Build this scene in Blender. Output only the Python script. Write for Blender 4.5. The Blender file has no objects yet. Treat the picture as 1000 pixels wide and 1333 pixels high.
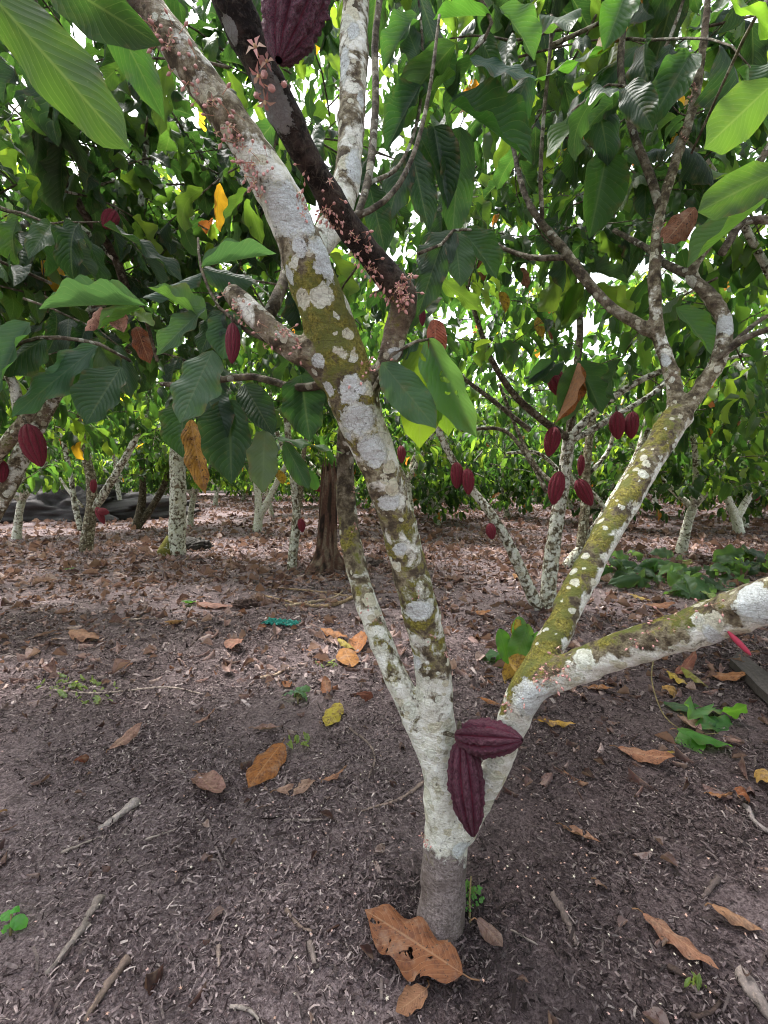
import bpy, math, random
import numpy as np
from mathutils import Vector, Matrix, noise as mnoise
from mathutils.bvhtree import BVHTree

SEED = 7
random.seed(SEED); np.random.seed(SEED)
RS = np.random.RandomState
R = math.radians
S = bpy.context.scene
COL = S.collection

# ------------------------------------------------------------------ camera frame
CAMH, TILT, FPX = 1.2, R(5.2), 600.0
CO = np.array([0, 0, CAMH])
CF = np.array([0, math.cos(TILT), -math.sin(TILT)])
CR = np.array([1.0, 0, 0])
CU = np.array([0, math.sin(TILT), math.cos(TILT)])

def P(px, py, d):
    return CO + d * (CF + (px - 500) / FPX * CR - (py - 666.5) / FPX * CU)

def gz(x, y):
    return (0.018 * np.sin(x * 1.3 + 0.4) * np.sin(y * 1.1 + 1.0) + 0.012 * np.sin(x * 3.1 - y * 2.3)
            + 0.05 * np.sin(x * 0.35 + 1) * np.sin(y * 0.27) * np.clip((np.abs(y) - 3) / 8, 0, 1))

def G(px, py):
    r = CF + (px - 500) / FPX * CR - (py - 666.5) / FPX * CU
    t = -CAMH / r[2]
    for _ in range(4):
        p = CO + t * r
        t = -(CAMH - gz(p[0], p[1])) / r[2]
    p = CO + t * r
    return np.array([p[0], p[1], gz(p[0], p[1])])

def proj(p):
    v = np.asarray(p) - CO
    d = v @ CF
    dd = np.where(np.abs(d) < 1e-6, 1e-6, d)
    return 500 + FPX * (v @ CR) / dd, 666.5 - FPX * (v @ CU) / dd, d

def nrm(v):
    v = np.asarray(v, float)
    return v / max(1e-9, np.linalg.norm(v))

# ------------------------------------------------------------------ node helpers
class NT:
    def __init__(s, name):
        s.m = bpy.data.materials.new(name); s.m.use_nodes = True
        s.t = s.m.node_tree; s.t.nodes.clear()
        s.out = s.t.nodes.new('ShaderNodeOutputMaterial')
    def n(s, typ, **kw):
        nd = s.t.nodes.new(typ)
        for k, v in kw.items(): setattr(nd, k, v)
        return nd
    def put(s, sock, v):
        if isinstance(v, bpy.types.NodeSocket): s.t.links.new(v, sock)
        elif v is not None:
            if sock.type == 'RGBA' and not hasattr(v, '__len__'): v = (v, v, v, 1)
            elif sock.type == 'RGBA' and len(v) == 3: v = (*v, 1)
            sock.default_value = v
    def math(s, op, a, b=None, c=None, clamp=False):
        nd = s.n('ShaderNodeMath', operation=op, use_clamp=clamp)
        for i, v in enumerate((a, b, c)):
            if v is not None: s.put(nd.inputs[i], v)
        return nd.outputs[0]
    def mix(s, f, a, b, mode='MIX'):
        nd = s.n('ShaderNodeMix', data_type='RGBA', blend_type=mode)
        s.put(nd.inputs[0], f); s.put(nd.inputs[6], a); s.put(nd.inputs[7], b)
        return nd.outputs[2]
    def noise(s, co, scale, detail=4, rough=0.55, dist=0.0):
        nd = s.n('ShaderNodeTexNoise')
        s.put(nd.inputs['Vector'], co)
        nd.inputs['Scale'].default_value = scale; nd.inputs['Detail'].default_value = detail
        nd.inputs['Roughness'].default_value = rough; nd.inputs['Distortion'].default_value = dist
        return nd.outputs[0]
    def vor(s, co, scale, feature='F1', rnd=1.0):
        nd = s.n('ShaderNodeTexVoronoi', feature=feature)
        s.put(nd.inputs['Vector'], co); nd.inputs['Scale'].default_value = scale
        nd.inputs['Randomness'].default_value = rnd
        return nd
    def attr(s, name, col=False):
        nd = s.n('ShaderNodeAttribute', attribute_name=name)
        return nd.outputs['Color'] if col else nd.outputs['Fac']
    def ramp(s, f, stops):
        nd = s.n('ShaderNodeValToRGB')
        e = nd.color_ramp.elements
        while len(e) < len(stops): e.new(0.5)
        for el, (p, c) in zip(e, stops):
            el.position = p; el.color = (*c, 1) if len(c) == 3 else c
        s.put(nd.inputs[0], f)
        return nd.outputs[0]
    def step(s, v, lo, hi):
        nd = s.n('ShaderNodeMapRange', interpolation_type='SMOOTHSTEP')
        s.put(nd.inputs[0], v); s.put(nd.inputs[1], lo); s.put(nd.inputs[2], hi)
        return nd.outputs[0]
    def bump(s, h, strength, dist, nrmin=None):
        nd = s.n('ShaderNodeBump')
        nd.inputs['Strength'].default_value = strength; nd.inputs['Distance'].default_value = dist
        s.put(nd.inputs['Height'], h)
        if nrmin is not None: s.put(nd.inputs['Normal'], nrmin)
        return nd.outputs[0]
    def principled(s, col, rough=0.7, spec=0.3, normal=None):
        nd = s.n('ShaderNodeBsdfPrincipled')
        s.put(nd.inputs['Base Color'], col); s.put(nd.inputs['Roughness'], rough)
        s.put(nd.inputs['Specular IOR Level'], spec)
        if normal is not None: s.put(nd.inputs['Normal'], normal)
        return nd.outputs[0]
    def done(s, sh):
        s.t.links.new(sh, s.out.inputs['Surface']); return s.m

def obco(t, kind='Object'):
    return t.n('ShaderNodeTexCoord').outputs[kind]

# ------------------------------------------------------------------ materials
def mat_bark():
    t = NT('lichen_bark'); co = obco(t)
    moss, white, dark, patch, bare = (t.attr(k) for k in ('moss', 'white', 'dark', 'patch', 'bare'))
    nA = t.noise(co, 9, 5, .6); nB = t.noise(co, 34, 5, .65); nC = t.noise(co, 150, 5, .75); nD = t.noise(co, 17, 6, .62, .5)
    bark = t.ramp(nB, [(.39, (.065, .050, .032)), (.465, (.18, .145, .09)), (.535, (.33, .285, .19)), (.62, (.52, .475, .37))])
    bark = t.mix(t.step(nC, .38, .62), bark, t.mix(.55, bark, (.10, .075, .055)))
    pink = t.mix(t.step(nA, .54, .66), bark, t.mix(.35, bark, (.40, .28, .22)))
    # bare, dusty foot of the trunk
    foot = t.mix(t.step(nC, .35, .65), (.12, .093, .09), (.31, .255, .245))
    foot = t.mix(t.step(nD, .45, .7), foot, (.13, .10, .09))
    bare = t.step(t.math('ADD', bare, t.math('MULTIPLY', t.math('SUBTRACT', nD, .5), 1.6)), .3, .6)
    c = t.mix(bare, pink, foot)
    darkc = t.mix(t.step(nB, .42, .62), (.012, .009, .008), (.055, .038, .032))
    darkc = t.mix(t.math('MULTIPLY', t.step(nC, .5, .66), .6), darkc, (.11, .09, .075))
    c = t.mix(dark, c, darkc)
    # moss
    mm = t.math('MULTIPLY', t.math('ADD', t.math('ADD', t.math('MULTIPLY', nA, 1.5), t.math('MULTIPLY', nB, 1.8)), t.math('SUBTRACT', moss, 2.15)), 5, clamp=True)
    mc = t.ramp(nC, [(.36, (.07, .06, .012)), (.48, (.18, .155, .028)), (.62, (.34, .30, .075))])
    mc = t.mix(t.step(nD, .42, .62), mc, (.13, .14, .035))
    c = t.mix(mm, c, mc)
    # white crust
    wn = t.math('ADD', t.math('MULTIPLY', nD, .75), t.math('MULTIPLY', nB, .3))
    wm = t.math('MULTIPLY', t.math('ADD', wn, t.math('SUBTRACT', white, .95)), 13, clamp=True)
    wc = t.ramp(t.math('ADD', t.math('MULTIPLY', nB, .55), t.math('MULTIPLY', nC, .45)), [(.35, (.32, .29, .21)), (.42, (.60, .58, .49)), (.50, (.76, .745, .67)), (.60, (.85, .85, .80))])
    wc = t.mix(t.math('MULTIPLY', t.step(nA, .52, .66), .28), wc, (.58, .58, .43))
    c = t.mix(wm, c, wc)
    # round lichen discs
    wob = t.n('ShaderNodeVectorMath', operation='ADD')
    t.put(wob.inputs[0], co)
    sc = t.n('ShaderNodeVectorMath', operation='SCALE')
    nn = t.n('ShaderNodeTexNoise'); t.put(nn.inputs['Vector'], co); nn.inputs['Scale'].default_value = 55
    t.put(sc.inputs[0], nn.outputs['Color']); sc.inputs['Scale'].default_value = .016
    t.put(wob.inputs[1], sc.outputs[0])
    dsum = None
    for scale, thr in ((19, .46), (38, .40)):
        v = t.vor(wob.outputs[0], scale)
        sepc = t.n('ShaderNodeSeparateColor'); t.put(sepc.inputs[0], v.outputs['Color'])
        on = t.math('GREATER_THAN', t.math('ADD', sepc.outputs[0], t.math('MULTIPLY', white, .5)), .70)
        on = t.math('MULTIPLY', on, t.math('SUBTRACT', 1.0, t.math('MAXIMUM', dark, bare)))
        r = t.math('MULTIPLY', sepc.outputs[1], thr)
        r = t.math('ADD', r, .1)
        q = t.math('DIVIDE', v.outputs['Distance'], r)
        q = t.math('ADD', q, t.math('MULTIPLY', t.math('SUBTRACT', nC, .5), .55))
        disc = t.math('MULTIPLY', t.math('SUBTRACT', 1.0, t.step(q, .86, 1.0)), on)
        ring = t.math('MULTIPLY', t.math('MULTIPLY', t.step(q, .62, .7), t.math('SUBTRACT', 1.0, t.step(q, .74, .84))), .55)
        lc = t.mix(t.step(sepc.outputs[2], .2, .8), (.64, .60, .46), (.72, .73, .64))
        lc = t.mix(t.step(q, .1, .6), t.mix(.3, lc, (.45, .44, .36)), lc)
        lc = t.mix(ring, lc, (.36, .36, .25))
        lc = t.mix(t.step(nC, .45, .68), lc, t.mix(.5, lc, (.34, .31, .25)))
        c = t.mix(disc, c, lc)
    # large patches whose place is stored on the surface
    pm = t.math('ADD', patch, t.math('MULTIPLY', t.math('ADD', t.math('MULTIPLY', t.math('SUBTRACT', t.noise(co, 30, 6, .7), .5), 1.7), t.math('MULTIPLY', t.math('SUBTRACT', nC, .5), .5)), 1.0))
    pmask = t.step(pm, -.04, .04)
    edge = t.math('MULTIPLY', t.math('SUBTRACT', 1, t.step(pm, .05, .22)), pmask)
    pc = t.ramp(nC, [(.3, (.46, .48, .47)), (.6, (.70, .73, .73))])
    crack = t.vor(co, 170, 'DISTANCE_TO_EDGE').outputs['Distance']
    pc = t.mix(t.math('SUBTRACT', .6, t.step(crack, 0.0, .12)), pc, (.34, .33, .31))
    pc = t.mix(t.math('MULTIPLY', edge, .6), pc, (.60, .60, .50))
    pc = t.mix(t.math('MULTIPLY', dark, .75), pc, (.13, .125, .125))
    c = t.mix(pmask, c, pc)
    # cracks and small dark specks
    sp = t.step(t.noise(co, 75, 3, .5), .66, .72)
    c = t.mix(t.math('MULTIPLY', sp, .7), c, (.05, .04, .03))
    vl = t.vor(co, 62, 'DISTANCE_TO_EDGE').outputs['Distance']
    c = t.mix(t.math('MULTIPLY', t.math('SUBTRACT', 1, t.step(vl, .0, .06)), t.math('MULTIPLY', t.step(nA, .42, .6), .45)), c, (.10, .085, .06))
    wv = t.n('ShaderNodeMapping'); wv.inputs['Scale'].default_value = (22, 22, 75); t.put(wv.inputs['Vector'], co)
    rg = t.noise(wv.outputs[0], 1.0, 4, .6, .6)
    h = t.math('ADD', t.math('MULTIPLY', nB, .8), t.math('MULTIPLY', nC, .6))
    h = t.math('ADD', h, t.math('MULTIPLY', rg, .7))
    h = t.math('ADD', h, t.math('MULTIPLY', wm, .18))
    h = t.math('ADD', h, t.math('MULTIPLY', pmask, .22))
    return t.done(t.principled(c, .85, .2, t.bump(h, 1.0, .012)))

def mat_leaf(name, veins=True, dead=False, holes=0.0, tk=1.0):
    t = NT(name)
    tint = t.attr('tint', True)
    uv = t.n('ShaderNodeUVMap').outputs[0]
    sep = t.n('ShaderNodeSeparateXYZ'); t.put(sep.inputs[0], uv)
    u, v = sep.outputs[0], sep.outputs[1]
    au = t.math('ABSOLUTE', t.math('SUBTRACT', u, .5))           # 0 midrib .. .5 edge
    back = t.n('ShaderNodeNewGeometry').outputs['Backfacing']
    mid = t.math('SUBTRACT', 1, t.step(au, .008, .035))
    co = obco(t)
    if veins:
        ph = t.math('SUBTRACT', t.math('MULTIPLY', v, 12.5), t.math('MULTIPLY', t.math('POWER', au, 1.25), 8.5))
        ph = t.math('ADD', ph, t.math('MULTIPLY', t.noise(co, 11, 2), 1.1))
        fr = t.math('ABSOLUTE', t.math('SUBTRACT', t.math('FRACT', ph), .5))     # 0.5 on a vein
        vein = t.step(fr, .43, .49)
        vein = t.math('MAXIMUM', t.math('MULTIPLY', vein, .75), mid)
        height = t.math('SUBTRACT', t.math('SINE', t.math('MULTIPLY', fr, 3.14)), 0.0)
        ridge = t.math('ADD', t.math('MULTIPLY', t.math('POWER', t.math('SUBTRACT', 1.0, t.math('MULTIPLY', fr, 2)), .6), .5), t.math('MULTIPLY', t.noise(co, 90, 3), .25))
    else:
        vein = mid; ridge = None
    base = t.mix(t.math('MULTIPLY', t.noise(co, 14, 4, .6), .75), tint, t.mix(.45, tint, (.01, .02, .008) if not dead else (.05, .02, .012)))
    if dead:
        base = t.mix(t.step(t.noise(co, 40, 6, .75), .46, .62), base, t.mix(.68, base, (.085, .032, .022)))
        base = t.mix(t.step(t.noise(co, 130, 3, .6), .60, .68), base, (.035, .02, .016))
        base = t.mix(t.math('MULTIPLY', t.step(t.noise(co, 22, 3, .6), .5, .7), .5), base, t.mix(.5, base, (.42, .30, .22)))
        base = t.mix(t.math('MULTIPLY', vein, .5), base, t.mix(.5, base, (.5, .33, .2)))
        base = t.mix(t.math('MULTIPLY', back, .4), base, (.42, .27, .20))
    else:
        speck = t.step(t.noise(co, 210, 2), .70, .74)
        blo = t.step(t.noise(co, 19, 5, .7, .3), .56, .66)
        base = t.mix(t.math('MULTIPLY', blo, .5), base, (.10, .075, .028))
        base = t.mix(t.math('MULTIPLY', t.math('MULTIPLY', t.step(au, .34, .5), t.step(t.noise(co, 31, 3), .5, .62)), .7), base, (.14, .075, .03))
        base = t.mix(t.math('MULTIPLY', speck, .35), base, (.25, .26, .20))
        base = t.mix(t.math('MULTIPLY', vein, .42), base, t.mix(.5, base, (.16, .22, .10)))
        base = t.mix(t.math('MULTIPLY', back, .55), base, t.mix(.35, base, (.14, .20, .08)))
    nb = t.bump(ridge, .38, .006) if veins else None
    rough = t.math('ADD', .42 if not dead else .6, t.math('MULTIPLY', t.noise(co, 30, 2), .22))
    rough = t.math('ADD', rough, t.math('MULTIPLY', back, .15))
    pr = t.principled(base, rough, .42 if not dead else .25, nb)
    tr = t.n('ShaderNodeBsdfTranslucent')
    if dead:
        tc = t.mix(1.0, base, (1.3, 1.2, 1.0), 'MULTIPLY')
    else:
        tc = t.mix(1.0, tint, (4.9 * tk, 4.3 * tk, 1.6 * tk), 'MULTIPLY')
        tc = t.mix(t.math('MULTIPLY', vein, .5), tc, t.mix(.5, tc, (.4, .5, .12)))
    t.put(tr.inputs[0], tc)
    ms = t.n('ShaderNodeMixShader'); ms.inputs[0].default_value = .42 if not dead else .18
    t.t.links.new(pr, ms.inputs[1]); t.t.links.new(tr.outputs[0], ms.inputs[2])
    sh = ms.outputs[0]
    if holes:
        hn = t.noise(co, 26, 3, .5, .4)
        hm = t.step(hn, holes, holes + .012)
        tp = t.n('ShaderNodeBsdfTransparent')
        m2 = t.n('ShaderNodeMixShader'); t.put(m2.inputs[0], hm)
        t.t.links.new(sh, m2.inputs[1]); t.t.links.new(tp.outputs[0], m2.inputs[2])
        sh = m2.outputs[0]
    return t.done(sh)

def mat_tint(name, rough=.8, spec=.2, bumpscale=60, bumpd=.004, var=.4):
    t = NT(name); co = obco(t)
    tint = t.attr('tint', True)
    n = t.noise(co, bumpscale, 4, .65)
    c = t.mix(t.math('MULTIPLY', t.step(n, .35, .65), var), tint, t.mix(.7, tint, (.02, .015, .012)))
    c = t.mix(t.math('MULTIPLY', t.step(t.noise(co, 150, 4, .75), .48, .66), var), c, t.mix(1.0, c, (1.9, 1.8, 1.7), 'MULTIPLY'))
    return t.done(t.principled(c, rough, spec, t.bump(n, .6, bumpd)))

def mat_ground():
    t = NT('dark_soil'); co = obco(t)
    nA = t.noise(co, 1.1, 5, .6); nB = t.noise(co, 9, 6, .68); nC = t.noise(co, 85, 5, .78); nD = t.noise(co, 240, 3, .75)
    c = t.ramp(t.math('ADD', t.math('MULTIPLY', nC, .6), t.math('MULTIPLY', nD, .4)),
               [(.37, (.030, .021, .022)), (.47, (.125, .092, .095)), (.56, (.255, .197, .20)), (.68, (.42, .345, .34))])
    c = t.mix(t.step(nB, .5, .68), c, t.mix(.5, c, (.045, .033, .032)))
    c = t.mix(t.math('MULTIPLY', t.step(nA, .5, .65), .5), c, t.mix(.5, c, (.17, .135, .13)))
    ground_shade = t.math('ADD', t.attr('ground_shade'), t.math('MULTIPLY', t.math('SUBTRACT', nB, .5), .9))  # painted shade with a noisy edge, darkens the soil colour
    c = t.mix(t.math('MULTIPLY', t.step(ground_shade, .2, .9), .72), c, t.mix(1.0, c, (.36, .33, .33), 'MULTIPLY'))
    h = t.math('ADD', t.math('ADD', t.math('MULTIPLY', nB, 1.2), t.math('MULTIPLY', nC, .7)), t.math('MULTIPLY', nD, .3))
    return t.done(t.principled(c, .92, .15, t.bump(h, 1.0, .016)))

def mat_pod(name, dry):
    t = NT(name); co = obco(t)
    g = t.attr('ridge'); nz = t.noise(co, 55, 5, .7); n2 = t.noise(co, 150, 3, .7)
    if dry:
        c = t.mix(t.step(nz, .38, .62), (.05, .008, .027), (.24, .048, .096))
        c = t.mix(t.math('MULTIPLY', t.step(n2, .48, .66), .5), c, (.27, .17, .175))
        c = t.mix(t.math('MULTIPLY', t.math('SUBTRACT', 1, t.step(g, .15, .5)), .6), c, (.30, .02, .06))
    else:
        c = t.mix(t.step(nz, .35, .7), (.16, .014, .032), (.42, .05, .085))
        c = t.mix(t.math('MULTIPLY', t.math('SUBTRACT', 1, t.step(g, .1, .5)), .75), c, (.27, .11, .10))
        c = t.mix(t.math('MULTIPLY', t.step(n2, .52, .66), .6), c, (.07, .012, .022))
        c = t.mix(t.math('MULTIPLY', t.step(t.noise(co, 24, 4), .56, .66), .5), c, (.10, .03, .025))
    if dry:
        st = t.math('MULTIPLY', t.step(g, .75, 1.0), t.step(t.noise(co, 38, 5, .75), .46, .6))
        c = t.mix(t.math('MULTIPLY', st, .55), c, (.30, .17, .20))  # pale purple highlight streaks painted along the ridge tops
    h = t.math('ADD', nz, t.math('MULTIPLY', n2, .7))
    return t.done(t.principled(c, .62 if not dry else .72, .3, t.bump(h, 1.0, .011 if dry else .008)))

M_BARK = mat_bark()
M_LEAF = mat_leaf('green_leaf', True)
M_LEAFH = mat_leaf('holed_green_leaf', True, holes=.645)
M_LEAFFAR = mat_leaf('far_green_leaf', False, tk=1.25)
M_DEAD = mat_leaf('dead_leaf', True, True, holes=.735)
M_TORN = mat_leaf('torn_dead_leaf', True, True, holes=.63)
M_LITTER = mat_leaf('litter_leaf', False, True)
M_CHIP = mat_tint('mulch', .9, .12, 120, .002, .5)
M_WOOD = mat_tint('dead_wood', .85, .2, 45, .006, .6)
M_FLOWER = mat_tint('flower', .6, .3, 90, .001, .15)
M_GROUND = mat_ground()
M_POD = mat_pod('red_pod', False)
M_PODDRY = mat_pod('shrivelled_pod', True)

# ------------------------------------------------------------------ mesh helpers
def link(o, parent=None):
    COL.objects.link(o)
    if parent is not None: o.parent = parent
    return o

def mesh_np(name, V, F, mat, parent=None, uv=None, tint=None, attrs=None, smooth=True):
    """V (n,3), F (m,3|4) arrays -> linked object"""
    V = np.ascontiguousarray(V, np.float32); F = np.ascontiguousarray(F, np.int32)
    me = bpy.data.meshes.new(name)
    k = F.shape[1]
    me.vertices.add(len(V)); me.vertices.foreach_set('co', V.ravel())
    me.loops.add(F.size); me.loops.foreach_set('vertex_index', F.ravel())
    me.polygons.add(len(F))
    me.polygons.foreach_set('loop_start', np.arange(0, F.size, k, dtype=np.int32))
    me.polygons.foreach_set('use_smooth', np.full(len(F), smooth, bool))
    me.update(calc_edges=True)
    if uv is not None:
        l = me.uv_layers.new(name='UVMap')
        l.data.foreach_set('uv', np.ascontiguousarray(uv[F.ravel()], np.float32).ravel())
    if tint is not None:
        a = me.color_attributes.new('tint', 'FLOAT_COLOR', 'POINT')
        tc = np.ones((len(V), 4), np.float32); tc[:, :3] = tint
        a.data.foreach_set('color', tc.ravel())
    for kx, arr in (attrs or {}).items():
        a = me.attributes.new(kx, 'FLOAT', 'POINT')
        a.data.foreach_set('value', np.ascontiguousarray(np.broadcast_to(arr, (len(V),)), np.float32))
    me.materials.append(mat)
    return link(bpy.data.objects.new(name, me), parent)

def thing(name, label, cat, loc=(0, 0, 0), group=None):
    o = bpy.data.objects.new(name, None); o.empty_display_size = .05
    o.location = Vector([float(a) for a in loc]); COL.objects.link(o)
    return tag(o, label, cat, group)

def tag(o, label, cat, group=None):
    o['label'] = label; o['category'] = cat
    if group: o['group'] = group
    return o

def resample(pts, rad, step):
    """Catmull-Rom through pts (n,3) with radii/extra columns rad (n,k)"""
    pts = np.asarray(pts, float); rad = np.asarray(rad, float)
    A = np.hstack([pts, rad.reshape(len(pts), -1)])
    A = np.vstack([2 * A[0] - A[1], A, 2 * A[-1] - A[-2]])
    out = []
    for i in range(1, len(A) - 2):
        p0, p1, p2, p3 = A[i - 1:i + 3]
        n = max(1, int(np.linalg.norm((p2 - p1)[:3]) / step))
        for q in range(n):
            t = q / n
            out.append(.5 * (2 * p1 + (p2 - p0) * t + (2 * p0 - 5 * p1 + 4 * p2 - p3) * t * t + (3 * p1 - p0 - 3 * p2 + p3) * t ** 3))
    out.append(A[-2])
    out = np.array(out)
    return out[:, :3], out[:, 3:]

def tube(pts, rad, seg=8, cap=True, wob=0.0, rs=None):
    pts = np.asarray(pts, float); rad = np.asarray(rad, float).ravel()
    n = len(pts)
    T = np.gradient(pts, axis=0); T /= np.maximum(1e-9, np.linalg.norm(T, axis=1))[:, None]
    ref = np.array([0.31, 0.2, 0.93]); ref = ref if abs(T[0] @ ref) < .9 else np.array([1., 0, 0])
    X = nrm(np.cross(T[0], ref)); V = []
    ang = np.arange(seg) * 2 * np.pi / seg
    for i in range(n):
        X = nrm(X - T[i] * (X @ T[i])); Y = np.cross(T[i], X)
        r = rad[i] * (1 + (wob * (rs.rand(seg) - .5) if wob else 0))
        r = np.broadcast_to(r, (seg,))
        V.append(pts[i] + (np.cos(ang) * r)[:, None] * X + (np.sin(ang) * r)[:, None] * Y)
    V = np.vstack(V); F = []
    for i in range(n - 1):
        for k in range(seg):
            a, b = i * seg + k, i * seg + (k + 1) % seg
            F.append((a, b, b + seg, a + seg))
    if cap:
        for i, rev in ((0, True), (n - 1, False)):
            c = len(V); V = np.vstack([V, pts[i] + (T[i] * rad[i] * .5 * (-1 if rev else 1))])
            for k in range(seg):
                a, b = i * seg + k, i * seg + (k + 1) % seg
                F.append((b, a, c, c) if rev else (a, b, c, c))
    return V, F

def tube_obj(name, pts, rad, mat, parent, seg=8, step=.03, attrs=None, tint=None, wob=0.0, seed=1):
    p, r = resample(pts, rad, step)
    V, F = tube(p, r[:, 0], seg, True, wob, RS(seed))
    me_V, me_F = V, [f if f[2] != f[3] else f[:3] for f in F]
    me = bpy.data.meshes.new(name); me.from_pydata([tuple(v) for v in me_V], [], me_F)
    me.polygons.foreach_set('use_smooth', np.ones(len(me.polygons), bool))
    for kx, val in (attrs or {}).items():
        a = me.attributes.new(kx, 'FLOAT', 'POINT'); a.data.foreach_set('value', np.full(len(V), val, np.float32))
    if tint is not None:
        a = me.color_attributes.new('tint', 'FLOAT_COLOR', 'POINT')
        tc = np.ones((len(V), 4), np.float32); tc[:, :3] = tint; a.data.foreach_set('color', tc.ravel())
    me.materials.append(mat)
    return link(bpy.data.objects.new(name, me), parent)

# ------------------------------------------------------------------ leaves
def leaf_template(nu, nv, curl, fold, ripple, twist, cup=0.0, seed=0):
    rs = RS(seed)
    v = np.linspace(0, 1, nv + 1); u = np.linspace(-1, 1, nu + 1)
    w = np.power(np.clip(v, 0, 1), .62) * np.power(np.clip(1 - v, 0, 1), .70)
    w = w / w.max() * .5
    w *= np.where(v > .84, 1 - .55 * ((v - .84) / .16) ** 1.0, 1)
    w = np.maximum(w, .008)
    ph = rs.rand() * 6
    V, UV = [], []
    for j, vv in enumerate(v):
        for uu in u:
            x = uu * w[j] * (1 + .05 * math.sin(vv * 17 + ph + uu * 2))
            z = fold * abs(uu) * w[j] - cup * (uu * w[j]) ** 2 * 3 + ripple * math.sin(vv * 19 + ph + (1.3 if uu > 0 else 0)) * abs(uu) ** 1.5 * w[j] * 2
            y = vv
            a = twist * vv
            x, z = x * math.cos(a) - z * math.sin(a), x * math.sin(a) + z * math.cos(a)
            # bend along the length
            th = curl * vv
            if abs(curl) > 1e-4:
                yy = math.sin(th) / curl; zz = -(1 - math.cos(th)) / curl
            else: yy, zz = vv, 0
            V.append((x, yy + z * math.sin(th), zz + z * math.cos(th))); UV.append((uu * .5 + .5, vv))
    F = []
    for j in range(nv):
        for i in range(nu):
            a = j * (nu + 1) + i
            F.append((a, a + 1, a + nu + 2, a + nu + 1))
    return np.array(V), np.array(F), np.array(UV)

_r = RS(3)
T_HI = [leaf_template(8, 18, _r.uniform(.2, 1.3), _r.uniform(.05, .5), _r.uniform(.03, .10), _r.uniform(-.5, .5), _r.uniform(-.3, .6), i) for i in range(10)]
T_MID = [leaf_template(4, 8, _r.uniform(.3, 1.4), _r.uniform(.1, .6), _r.uniform(.03, .12), _r.uniform(-.6, .6), 0, i) for i in range(10)]
T_LO = [leaf_template(2, 5, _r.uniform(.3, 1.5), _r.uniform(.1, .6), .08, _r.uniform(-.6, .6), 0, i) for i in range(8)]
T_HAND = [leaf_template(8, 18, _r.uniform(.05, .45), _r.uniform(.05, .35), _r.uniform(.02, .05), _r.uniform(-.25, .25), _r.uniform(-.2, .4), 40 + i) for i in range(10)]
T_DRY = [leaf_template(4, 7, _r.uniform(-.9, .9), _r.uniform(-.2, .5), _r.uniform(.03, .08), _r.uniform(-.7, .7), _r.uniform(-.8, 1.5), i) for i in range(12)]

class Leaves:
    """collects leaves, builds them as one foliage mesh"""
    def __init__(s, templates): s.T = templates; s.L = []
    def add(s, pos, d, up, L, W, tint, ti=None):
        s.L.append((np.asarray(pos, float), np.asarray(d, float), np.asarray(up, float), L, W, tint, ti if ti is not None else np.random.randint(len(s.T))))
    def arrays(s, L=None):
        L = s.L if L is None else L
        Vs, Fs, UVs, Ts = [], [], [], []; off = 0
        for ti in range(len(s.T)):
            sel = [l for l in L if l[6] == ti]
            if not sel: continue
            V, F, UV = s.T[ti]
            pos = np.array([l[0] for l in sel]); d = np.array([l[1] for l in sel]); up = np.array([l[2] for l in sel])
            d /= np.linalg.norm(d, axis=1)[:, None]
            up = up - d * (up * d).sum(1)[:, None]; up /= np.maximum(1e-6, np.linalg.norm(up, axis=1))[:, None]
            x = np.cross(d, up)
            ln = np.array([l[3] for l in sel]); wd = np.array([l[4] for l in sel])
            W = pos[:, None, :] + V[None, :, 0:1] * (x * wd[:, None])[:, None, :] + V[None, :, 1:2] * (d * ln[:, None])[:, None, :] + V[None, :, 2:3] * (up * ln[:, None])[:, None, :]
            m = len(sel)
            Vs.append(W.reshape(-1, 3)); UVs.append(np.tile(UV, (m, 1)))
            Fs.append((F[None] + (np.arange(m) * len(V))[:, None, None]).reshape(-1, 4) + off)
            Ts.append(np.repeat(np.array([l[5] for l in sel]), len(V), axis=0))
            off += m * len(V)
        return np.vstack(Vs), np.vstack(Fs), np.vstack(UVs), np.vstack(Ts)
    def build(s, name, mat, parent=None):
        if not s.L: return None
        V, F, UV, T = s.arrays()
        return mesh_np(name, V, F, mat, parent, UV, T)

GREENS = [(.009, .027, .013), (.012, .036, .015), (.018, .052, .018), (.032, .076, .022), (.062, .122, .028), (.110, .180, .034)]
def green(rs, bright=0.0):  # bright lightens the tint of farther layers so they look sunlit
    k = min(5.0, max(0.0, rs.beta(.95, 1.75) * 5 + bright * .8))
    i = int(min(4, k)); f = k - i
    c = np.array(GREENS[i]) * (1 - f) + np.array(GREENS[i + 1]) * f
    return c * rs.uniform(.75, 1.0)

# protected screen outline of the two main stems (for composing the leaves around them)
GUARD = []
def guarded(p):
    x, y, d = proj(p)
    if d < .2: return True
    for (x0, y0, w0, d0, x1, y1, w1, d1) in GUARD:
        dx, dy = x1 - x0, y1 - y0
        t = min(1, max(0, ((x - x0) * dx + (y - y0) * dy) / (dx * dx + dy * dy + 1e-9)))
        if d < d0 + t * (d1 - d0) + .03 and math.hypot(x - x0 - t * dx, y - y0 - t * dy) < (w0 + t * (w1 - w0)) * .5 + 16:
            return True
    return False

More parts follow.
